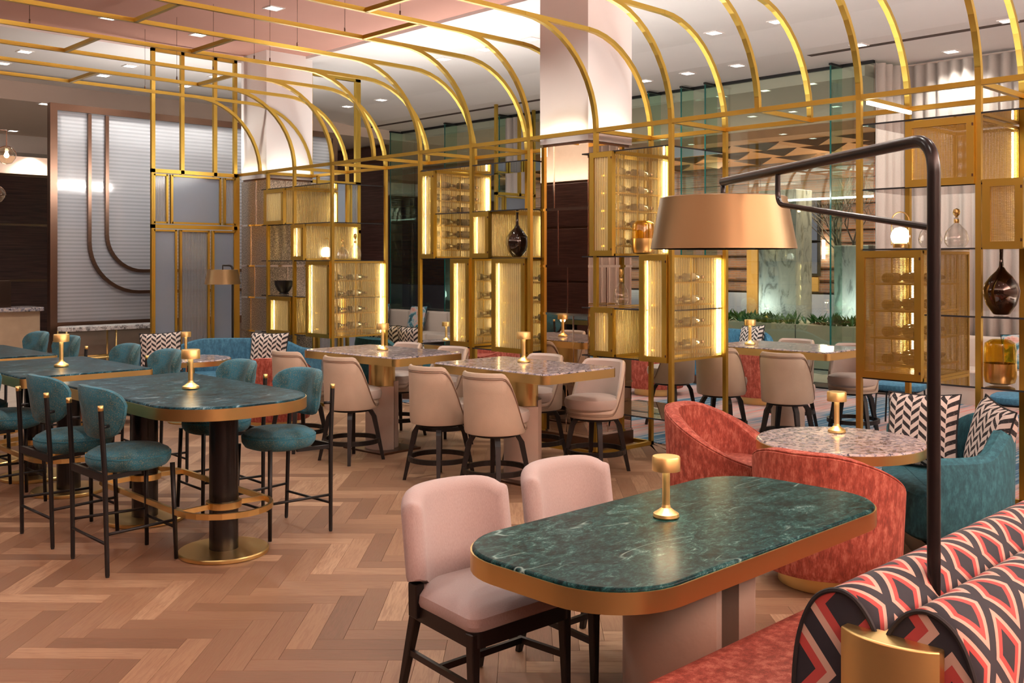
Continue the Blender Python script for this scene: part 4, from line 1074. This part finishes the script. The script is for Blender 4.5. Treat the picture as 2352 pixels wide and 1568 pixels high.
blist=[(5.38,5.72,.12,'beige leather tub stool seen from behind, right one at the near terrazzo table'),
 (5.38,6.40,.06,'beige leather tub stool seen from behind, left one at the near terrazzo table'),
 (6.55,5.70,PI+.1,'beige leather tub stool facing the camera at the right side of the near terrazzo table'),
 (6.52,6.40,PI,'beige leather tub stool in front of the mirrored column'),
 (5.34,7.60,.1,'beige leather tub stool seen from behind, right one at the second terrazzo table'),
 (5.30,8.42,.05,'beige leather tub stool behind a teal stool, left one at the second terrazzo table'),
 (6.45,7.62,PI,'beige leather tub stool on the far side of the second terrazzo table, right one'),
 (6.45,8.35,PI,'beige leather tub stool on the far side of the second terrazzo table, left one'),
 (8.55,5.02,.15,'beige leather tub stool with its back to the passage, behind the screen'),
 (8.60,5.80,.2,'beige leather tub stool under the lit cabinet beside the passage'),
 (9.72,4.95,PI+.25,'beige leather tub stool facing the camera behind the screen'),
 (9.85,5.75,PI,'beige leather tub stool behind the far terrazzo table, below the chevron pillow'),
 (9.05,6.75,PI/2,'beige leather tub stool half hidden behind the screen posts')]
for i,(x,y,r,l) in enumerate(blist):
    if i==0: bs.location=(x,y,0); bs.rotation_euler=(0,0,r); bs['label']=l; bs['group']='beige leather tub stools'
    else: dup(bs,(x,y,0),r,l,'beige leather tub stools')
# ---- terrazzo counter tables on brass and stone pedestals
def terr_table(x,y,label,hy=.68,rz=0):
    t=thing('terrazzo_table',label,'table',(x,y,0),rz,'square terrazzo counter tables'); z=.944
    slab_top(t,rrect(.43,hy,.06,5),z,'terrazzo',bh=.075)
    ob('brass_core',B().lathe([(.115,.02),(.115,.87)],32,sx=1,sy=1.25).mesh('brass_core',MAT['brass']),t)
    for s,dy in((-1,-.03),(1,.03)):
        o=[(px_*.95,py_) for px_,py_ in arc(0,0,.185,-80,80,14)]
        o=[(s*a,s*b_+dy) for a,b_ in o]; i_=[(s*a*.98*.66,s*b_*.72+dy) for a,b_ in arc(0,0,.185,80,-80,14)]
        ob('stone_shell',B().prism(o+i_,.02,.62 if s<0 else .66).mesh('stone_shell',MAT['stone']),t)
    ob('base_plate',B().box(-.24,.24,-.3,.3,0,.02).mesh('base_plate',MAT['bronze'],.004,1),t)
    return t
terr_table(5.92,5.96,'terrazzo counter table with brass edge nearest the mirrored column')
terr_table(5.88,7.86,'terrazzo counter table with brass edge, further left',.70,.06)
terr_table(9.2,5.4,'terrazzo counter table behind the screen, beside the passage')
put_lamp(*G(1203,832,.95),.951,'brass table lamp on the near terrazzo counter table')
put_lamp(*G(879,804,.95),.951,'brass table lamp on the second terrazzo counter table')
put_lamp(9.05,5.75,.951,'brass table lamp on the terrazzo table behind the screen')
for x,y,l in((8.85,5.95,'small lit glass candle holder left on the far terrazzo table'),(9.0,4.82,'small lit glass candle holder at the right corner of the far terrazzo table')):
    tag(ob('candle_holder',B().lathe([(.03,0),(.034,.004),(.036,.04),(.03,.04),(.026,.01)],14).mesh('candle_holder',MAT['candle']),None,(x,y,.952)),l,'candle holder')
# ---- pink dining chairs (face +x)
def pink_chair():
    t=thing('dining_chair','','chair')
    def seat_o(k=1.): return [(x*k,y*k) for x,y in ([(.255,-.235),(.255,.235)] )]
    o=rrect(.245,.245,[.05,.09,.09,.05],6); o=[(x,y*(1+.10*(x/.245))) for x,y in o]
    ob('apron',B().prism(o,.345,.405).mesh('apron',MAT['darkwood']),t)
    c=B(); rs=[]
    for d,z in((-.004,.403),(.006,.425),(.002,.455),(-.02,.478),(-.06,.492),(-.14,.50)):
        rs.append([(x*(1+d/.25),y*(1+d/.25),z) for x,y in o])
    c.rings(rs,capsmooth=True); ob('seat',c.mesh('seat',MAT['pink']),t)
    # curved upholstered back
    sec=[]; N=20
    for k in range(N+1):
        u=-1+2*k/N; a=u*1.05
        x=-.02-.285*math.cos(a)*.92; y=.33*math.sin(a)*.98
        nx,ny=math.cos(a),-math.sin(a)
        ztop=.868-.035*abs(u)**6; zbot=.455+.06*abs(u)**2
        T=.092; hr=.046
        prof=[(.004,zbot),(.0,zbot+.02),(.0,zbot+.5*(ztop-zbot)),(.0,ztop-hr)]+[(hr-hr*math.cos(PI*q/8),ztop-hr+hr*math.sin(PI*q/8)) for q in range(1,8)]+[(T,ztop-hr),(T,zbot+.5*(ztop-zbot)),(T-.004,zbot+.02),(T-.008,zbot)]
        ends=[0.] if 0<k<N else [0.,.5,.85,1.]
        lst=[]
        for e_ in ends:
            q=1-math.sqrt(max(0,1-e_*e_)) ; sh=.034*e_
            rg=[]
            for d,z in prof:
                dd=T/2+(d-T/2)*(1-q*.8); zz=z-(z-(zbot+ztop)/2)*q*.09; tilt=-.055*(zz-.45)/.4
                rg.append((x+nx*dd+tilt+math.sin(a)*sh*(1 if u>0 else -1)*1.,y+ny*dd+math.cos(a)*sh*(1 if u>0 else -1),zz))
            lst.append(rg)
        sec+= lst[::-1] if k==0 else lst
    ob('backrest',B().rings(sec,capsmooth=True).mesh('backrest',MAT['pink']),t)
    for s in(-1,1):
        ob('back_post',B().bar((-.165,s*.225,.36),(-.158,s*.232,.50),.045,.055).mesh('back_post',MAT['darkwood'],.004,1),t)
        l=Vector((.215,s*.245,.40)); m=Vector((.225,s*.25,0))
        ob('leg',B().rings([[(l.x+a*.022,l.y+b_*.022,.40) for a,b_ in((-1,-1),(1,-1),(1,1),(-1,1))],[(m.x+a*.014,m.y+b_*.014,0) for a,b_ in((-1,-1),(1,-1),(1,1),(-1,1))]],smooth=False).mesh('leg',MAT['darkwood'],.004,1),t)
        ob('leg',B().rings([[(-.20+a*.022,s*.195+b_*.022,.38) for a,b_ in((-1,-1),(1,-1),(1,1),(-1,1))],[(-.285+a*.014,s*.215+b_*.014,0) for a,b_ in((-1,-1),(1,-1),(1,1),(-1,1))]],smooth=False).mesh('leg',MAT['darkwood'],.004,1),t)
        ob('stretcher',B().bar((.22,s*.247,.19),(-.242,s*.205,.19),.018,.026).mesh('stretcher',MAT['darkwood']),t)
    ob('stretcher',B().bar((-.02,-.225,.19),(-.02,.225,.19),.018,.026).mesh('stretcher',MAT['darkwood']),t)
    return t
pc=pink_chair(); freeze(pc)
pc.location=(2.79,3.03,0); pc.rotation_euler=(0,0,-PI/2-.03); pc['label']='pink upholstered dining chair at the near end of the main green table'; pc['group']='pink dining chairs'
dup(pc,(3.47,3.02,0),-PI/2-.03,'pink upholstered dining chair behind the main green table, further right','pink dining chairs')
# ---- main green marble table
mtb=thing('dining_table','large green marble dining table with rounded corners and wide brass edge','table',(3.37,2.43,0))
slab_top(mtb,rrect(.96,.45,.30,10),.744,'greenmarble',bh=.078)
for s in(-1,1):
    o=[(s*(.06+a),b_) for a,b_ in arc(0,0,.24,-70,70,14,.9,1)]
    o=o+[(s*.06,.20),(s*.06,.10),(s*.12,.07),(s*.12,-.07),(s*.06,-.10),(s*.06,-.20)] if s>0 else [(p[0],-p[1]) for p in (o+[(s*.06,.20),(s*.06,.10),(s*.12,.07),(s*.12,-.07),(s*.06,-.10),(s*.06,-.20)])]
    if s<0: o=[(p[0],-p[1]) for p in o][::-1]
    ob('stone_pedestal',B().prism(o,0.012,.668).mesh('stone_pedestal',MAT['stone']),mtb)
ob('bronze_core',B().box(-.11,.11,-.10,.10,.012,.668).mesh('bronze_core',MAT['bronze']),mtb)
ob('base_plate',B().prism(rrect(.4,.28,.2),0,.012).mesh('base_plate',MAT['bronze']),mtb)
put_lamp(*G(1530,1188,.75),.751,'brass table lamp on the large green marble dining table',.97)
# ---- coral swivel tub chairs (face +x)
def coral_chair():
    t=thing('coral_tub_chair','','armchair')
    bo,bi=B(),B(); ht=tub(bo,bi,.395,.79,.43,.10,.10,16,165,64,.03)
    ob('shell',bo.mesh('shell',MAT['coral']),t); ob('inner_back',bi.mesh('inner_back',MAT['coral']),t)
    pts=[]
    for k in range(65):
        a=2*PI*k/64; h=ht(a); fl=.03*(h-.10)/.69; rr=.395+fl-.008; pts.append((rr*math.cos(a),rr*math.sin(a),h-.008))
    ob('piping',B().tube(pts,.005,6,cap=False).mesh('piping',MAT['coral']),t)
    ob('seat',B().lathe([(.02,.30),(.29,.30),(.315,.34),(.31,.40),(.27,.425),(.02,.435)],36,(.07,0,0)).mesh('seat',MAT['coral']),t)
    ob('swivel_base',B().lathe([(.27,0),(.275,.004),(.275,.095),(.26,.10)],36).mesh('swivel_base',MAT['lampbrass']),t)
    return t
cc=coral_chair(); freeze(cc)
clist=[(5.24,2.82,.12,'coral velvet tub chair with its back to the main green table'),
 (5.98,4.0,-1.40,'coral velvet tub chair open towards the camera behind the round terrazzo table'),
 (5.80,9.72,1.0,'coral tub chair between the teal stools and the left sofa'),
 (4.5,11.35,-.5,'coral tub chair at the far left behind the middle green table'),
 (11.0,8.5,0,'coral tub chair seen low behind the gold posts'),
 (11.3,7.0,.5,'coral tub chair behind the beige stools of the far terrazzo table'),
 (10.3,11.0,PI,'coral tub chair seen through the left passage of the screen')]
for i,(x,y,r,l) in enumerate(clist):
    if i==0: cc.location=(x,y,0); cc.rotation_euler=(0,0,r); cc['label']=l; cc['group']='coral tub chairs'
    else: dup(cc,(x,y,0),r,l,'coral tub chairs')
# ---- round terrazzo tables
def round_table(x,y,r,label,z=.72):
    t=thing('round_table',label,'table',(x,y,0),0,'round terrazzo tables')
    slab_top(t,arc(0,0,r,0,360-360/48,47),z-.006,'terrazzo',bh=.06)
    ob('stem',B().lathe([(.05,.02),(.05,z-.06)],20).mesh('stem',MAT['brass']),t)
    ob('base',B().lathe([(.24,0),(.245,.004),(.245,.016),(.06,.024)],36).mesh('base',MAT['brass']),t)
round_table(5.72,3.0,.50,'round terrazzo table with brass edge between coral chairs and teal sofa')
put_lamp(*G(1922,993,.72),.721,'brass table lamp on the round terrazzo table at the right')
rx,ry=G(437,822,.72)
round_table(rx,ry,.45,'round terrazzo table in front of the left teal sofa')
put_lamp(*G(427,812,.72),.721,'brass table lamp on the round table by the left sofa')
rx,ry=G(1012,784,.72)
round_table(rx,ry,.42,'round table with purple sheen behind the left passage')
put_lamp(*G(1025,782,.72),.721,'brass table lamp seen through the left passage of the screen')
# ---- curved sofas (face +x)
def sofa(name,label,loc,rz,m,sx=.80,r=.95,zt=.80,ang=82,arm=.60,group='curved sofas'):
    t=thing(name,label,'sofa',loc,rz,group)
    th=.17; N=36; rs=[]
    for k in range(N+1):
        a=math.radians(180-ang+2*ang*k/N); u=abs(-1+2*k/N); q_=min(1,max(0,(u-.30)/.35)); h=zt-(zt-arm)*q_*q_*(3-2*q_)
        c,s=math.cos(a),math.sin(a)
        q=[(r-th,.12),(r-th,.42),(r-th+.01,h-.08),(r-th+.05,h-.012),(r-.07,h),(r-.015,h-.03),(r,h-.10),(r-.005,.3),(r-.04,.12)]
        rs.append([(rr*c*sx,rr*s,z) for rr,z in q])
    ob('back',B().rings(rs,capsmooth=False).mesh('back',MAT[m]),t)
    o=[(p[0]*sx,p[1]) for p in arc(0,0,r-th+.01,180-ang,180+ang,28)]
    fx=o[0][0]+.02
    fr_=[(fx+.10*math.cos(q),-(r-th-.02)*math.cos(PI*k/10)*1.) for k,q in [(k,PI*(k/10-.5)) for k in range(1,10)]]
    o=o+fr_
    s=B(); rr=[]
    for d,z in((-.02,.14),(0,.16),(0,.36),(-.012,.405),(-.04,.425),(-.10,.435)): rr.append([(x,y,z) for x,y in offset(o,d)])
    s.rings(rr,capsmooth=True); ob('seat',s.mesh('seat',MAT[m]),t)
    ob('plinth',B().prism(offset([(p[0]*sx,p[1]) for p in arc(0,0,r-.07,180-ang,180+ang,28)]+[(fx+.0,(r-.2)*q) for q in(-.8,.8)],-.0),0,.13).mesh('plinth',MAT['bronze']),t)
    return t
sofa('curved_sofa','teal curved sofa at the right behind the round terrazzo table',(6.34,2.90,0),2.2,'tealsofa',.92,.72,.80,86,.66)
sofa('curved_sofa','long teal curved sofa at the left in front of the glazed wing',(6.0,11.15,0),PI+.78,'bluesofa',.64,1.15,.84,82,.74)
sofa('curved_sofa','blue curved sofa by the glass front under the planter',(12.2,8.6,0),PI-.35,'bluesofa',.7,1.3,.80)
sofa('curved_sofa','dark teal sofa seen from behind through the left passage',(8.75,11.05,0),-.15,'tealsofa',.75,.95,.80)
# ---- beige banquettes at the glass
def banq(label,x0,x1,y0,y1,loc):
    t=thing('banquette',label,'banquette',loc)
    def p(n,b,m,bv=.02): return inw(ob(n,b.mesh(n,MAT[m],bv,3),t))
    n=max(2,int((y1-y0)/1.0)); d=(y1-y0)/n
    for i in range(n):
        p('back_cushion',B().box(x1-.18,x1,y0+d*i+.004,y0+d*(i+1)-.004,.30,.84),'beigefab',.04)
        p('seat_cushion',B().box(x0,x1-.18,y0+d*i+.004,y0+d*(i+1)-.004,.24,.45),'beigefab',.03)
    p('plinth',B().box(x0+.05,x1-.02,y0+.02,y1-.02,0,.24),'beigefab',.005)
banq('beige upholstered banquette along the glass at the left passage',12.2,12.92,13.7,17.4,(12.6,15.5,0))
banq('beige upholstered banquette in front of the curtain at the right edge',12.95,13.68,1.0,5.9,(13.3,4,0))
# ---- black framed teal bench stools near the curtain
for i,(x,y,l) in enumerate(((10.75,4.92,'low teal seat on a thin black metal frame under the mesh cabinet'),(10.55,3.62,'low teal seat on a thin black metal frame at the right edge'))):
    t=thing('low_stool',l,'stool',(x,y,0),.2,'low teal stools')
    ob('seat',pad(B(),.28,.26,.05,(0,0,.45),.6).mesh('seat',MAT['bluesofa']),t)
    for a in(-1,1):
        for b_ in(-1,1): ob('leg',B().tube([(a*.24,b_*.22,0),(a*.22,b_*.20,.42)],.010,8).mesh('leg',MAT['blackmetal']),t)
    ob('frame',B().tube([(-.22,-.2,.40),(.22,-.2,.40),(.22,.2,.40),(-.22,.2,.40),(-.22,-.2,.40)],.010,6).mesh('frame',MAT['blackmetal']),t)
# ---- pillows
def pillow(loc,rot,label,s=.46,m='chevron',pipe='black',group='chevron pillows'):
    b=B(); n=14; T=.085
    def pos(u,v,sg):
        k=1-.06*(1-abs(u)**2)*abs(v)**4*0
        pu=u*(1-.07*(1-v*v)*abs(u)**1.5); pv=v*(1-.07*(1-u*u)*abs(v)**1.5)
        th=T*((1-u**4)*(1-v**4))**.55
        return (sg*th,pu*s/2,pv*s/2)
    for sg in(1,-1):
        v=[pos(-1+2*i/n,-1+2*j/n,sg) for j in range(n+1) for i in range(n+1)]
        b.add(v,[(j*(n+1)+i,j*(n+1)+i+1,(j+1)*(n+1)+i+1,(j+1)*(n+1)+i) for j in range(n) for i in range(n)],True)
    o=ob('pillow',b.mesh('pillow',MAT[m]),None,loc,rot); tag(o,label,'pillow',group)
    e=[pos(-1+2*i/n,-1,1) for i in range(n)]+[pos(1,-1+2*i/n,1) for i in range(n)]+[pos(1-2*i/n,1,1) for i in range(n)]+[pos(-1,1-2*i/n,1) for i in range(n+1)]
    ob('piping',B().tube(e,.006,6,cap=False).mesh('piping',MAT[pipe]),o)
    return o
def tilt(rz,back=.25,roll=0.): return (roll,-back,rz)
pillow((6.66,2.90,.68),tilt(PI-.05,.22,.05),'chevron pillow leaning in the corner of the right teal sofa',.50)
pillow((6.55,2.42,.68),tilt(PI-.85,.22,-.1),'chevron pillow cut by the right edge on the teal sofa',.50)
pillow((5.50,11.86,.70),tilt(PI+1.0,.2,.05),'chevron pillow on the left end of the long teal sofa',.50)
pillow((6.44,10.92,.70),tilt(PI+.6,.2,.0),'chevron pillow on the right end of the long teal sofa',.50)
pillow((12.62,8.0,.66),tilt(PI-.3,.25,.08),'chevron pillow on the blue sofa by the glass front',.48)
for i,(y,l) in enumerate(((10.45,'chevron pillow row behind the dark teal sofa back, right one'),(10.9,'chevron pillow behind the dark teal sofa back, middle one'),(11.35,'chevron pillow behind the dark teal sofa back, left one'))):
    pillow((8.30,y,.74),tilt(0,.2),l,.46)
for i,(y,l) in enumerate(((14.35,'floral print pillow on the beige banquette, right one'),(15.7,'floral print pillow on the beige banquette, middle one'),(16.9,'floral print pillow on the beige banquette, left one'))):
    pillow((12.62,y,.70),tilt(PI,.25,.1*(i-1)),l,.5,'floral','black','floral pillows')
pillow((13.38,4.55,.68),tilt(PI,.25,.15),'floral print pillow on the banquette in front of the curtain',.5,'floral','black','floral pillows')
# ---- patterned double banquette in the foreground
bq=thing('patterned_banquette','double-sided banquette with diamond print backs and coral seats','banquette',(3.8,1.17,0))
X0,X1=2.44,5.4; YM=1.165
# cross-section of one back (distance from the middle, height)
sec=[(.004,.40),(.004,.70),(.006,.82),(.022,.875),(.06,.925),(.105,.945),(.15,.935),(.19,.90),(.222,.83),(.24,.74),(.245,.62),(.235,.42)]
ln=[0]
for p,q in zip(sec,sec[1:]): ln.append(ln[-1]+math.hypot(q[0]-p[0],q[1]-p[1]))
def smooth_sec(n=40):
    o=[];
    for k in range(n+1):
        t=k/n*(len(sec)-1); i=min(int(t),len(sec)-2); f=t-i
        P=[sec[max(0,min(len(sec)-1,j))] for j in(i-1,i,i+1,i+2)]
        o.append(tuple(.5*((2*P[1][c])+(-P[0][c]+P[2][c])*f+(2*P[0][c]-5*P[1][c]+4*P[2][c]-P[3][c])*f*f+(-P[0][c]+3*P[1][c]-3*P[2][c]+P[3][c])*f**3) for c in(0,1)))
    return o
SS=smooth_sec(); LL=[0]
for p,q in zip(SS,SS[1:]): LL.append(LL[-1]+math.hypot(q[0]-p[0],q[1]-p[1]))
for s,nm in((1,'front side'),(-1,'rear side')):
    bm=bmesh.new(); UL=bm.loops.layers.uv.new('UVMap'); nx=30
    grid=[[bm.verts.new((X0+(X1-X0)*i/nx,YM+s*(SS[j][0]+.002),SS[j][1])) for j in range(len(SS))] for i in range(nx+1)]
    for i in range(nx):
        for j in range(len(SS)-1):
            f=bm.faces.new((grid[i][j],grid[i+1][j],grid[i+1][j+1],grid[i][j+1])); f.smooth=True
            for l,(a,c) in zip(f.loops,((i,j),(i+1,j),(i+1,j+1),(i,j+1))): l[UL].uv=((X0+(X1-X0)*a/nx)/.205,LL[c]/.27+.12)
    # end panel
    for ii in(0,nx):
        f=bm.faces.new([grid[ii][j] for j in range(len(SS))])
        for l in f.loops: l[UL].uv=(l.vert.co.y*s/.30+.3,l.vert.co.z/.36)
    bmesh.ops.recalc_face_normals(bm,faces=bm.faces)
    me=bpy.data.meshes.new('backrest'); bm.to_mesh(me); bm.free(); me.materials.append(MAT['diamond'])
    br=inw(ob('backrest',me,bq))
    e=ob('piping',B().tube([(X0-.003,YM+s*(p[0]+.002),p[1]) for p in SS],.0065,6).mesh('piping',MAT['black']),br)
    ya,yb=YM+s*.235,YM+s*.87
    y0,y1=min(ya,yb),max(ya,yb)
    o=rrect((X1-X0+.06)/2,(y1-y0)/2,.09,5,(X0+X1)/2,(y0+y1)/2)
    sb=B(); rr=[]
    for d,z in((-.01,.22),(0,.24),(0,.40),(-.015,.44),(-.05,.462),(-.085,.468)): rr.append([(x,y,z) for x,y in offset(o,d)])
    inw(ob('seat',sb.rings(rr,capsmooth=True).mesh('seat',MAT['coral']),bq))
    inw(ob('plinth',B().box(X0+.06,X1-.05,y0+.02,y1-.06,0,.22).mesh('plinth',MAT['bronze']),bq))
o=arc(2.54,YM-.03,.19,180-42,180+42,12,.9,1); o=[(x,y) for x,y in o]
yl,yh=min(p[1] for p in o),max(p[1] for p in o)
inw(ob('gold_end_cap',B().prism(o+[(2.46,yl),(2.46,yh)] if o[0][1]>o[-1][1] else o+[(2.46,yh),(2.46,yl)],0,.865,.006).mesh('gold_end_cap',MAT['lampbrass']),bq))
inw(ob('gold_end_cap_tongue',B().box(2.44,2.60,YM-.012,YM+.012,.3,.855).mesh('gold_end_cap_tongue',MAT['lampbrass']),bq)) 
# ---- arm floor lamps
def arm_lamp(label,base,zt,end,zs0,zs1,r0,r1,rp,strut,power):
    t=thing('arm_floor_lamp',label,'floor lamp',(base[0],base[1],0),0,'arm floor lamps')
    ex,ey=end[0]-base[0],end[1]-base[1]; L=math.hypot(ex,ey); ux,uy=ex/L,ey/L
    pts=bend([(0,0,.0),(0,0,zt),(ex,ey,zt)],.10*rp/.0185,8)
    ob('pole',B().tube(pts,rp,14).mesh('pole',MAT['lampblack']),t)
    ob('base',B().lathe([(.13,0),(.135,.004),(.135,.018),(.03,.024)],28).mesh('base',MAT['lampblack']),t)
    if strut:
        k=strut[0]; ob('strut',B().tube(bend([(ux*k,uy*k,zt),(ux*k,uy*k,zt-.13),(0,0,strut[1])],.05,6),rp*.55,10).mesh('strut',MAT['lampblack']),t)
    ob('drop_rod',B().tube([(ex,ey,zt+.005),(ex,ey,zs1-.03)],rp*.62,10).mesh('drop_rod',MAT['lampblack']),t)
    n=48
    ob('shade',B().lathe([(r1,zs0),(r0,zs1),(r0-.006,zs1),(r1-.006,zs0+.001)],n,(ex,ey,0)).mesh('shade',MAT['shade']),t) if 0 else None
    pr=[(r1,zs0),(r0,zs1),(r0-.008,zs1+.004),(.02,zs1+.002),(.02,zs1-.006),(r0-.014,zs1-.004),(r1-.006,zs0)]
    ob('shade',B().lathe(pr,n,(ex,ey,0),smooth=True).mesh('shade',MAT['shade']),t)
    ob('diffuser',B().lathe([(.02,zs0+.035),(r1-.02,zs0+.035)],32,(ex,ey,0)).mesh('diffuser',MAT['shadeglow']),t)
    l=lamp('shade_light','SPOT',(ex,ey,zs0+.03),power,(1,.82,.58),t,spot_size=2.4,spot_blend=.6,shadow_soft_size=.14)
    return t
MAT['shade']=plain('satin_bronze_shade',(.25,.168,.078),.36,.7,.06,3)
bx_,by_=2.833,1.2
arm_lamp('large arm floor lamp with bronze drum shade hanging over the main green table',(bx_,by_),2.155,(3.72,2.5),1.862,2.084,.273,.315,.0185,(1.02,1.90),60)
fx_,fy_=6.60,12.10
arm_lamp('small arm floor lamp with bronze shade behind the left teal sofa',(fx_,fy_),1.77,(fx_-.10,fy_+.08),1.52,1.71,.195,.235,.014,None,16)
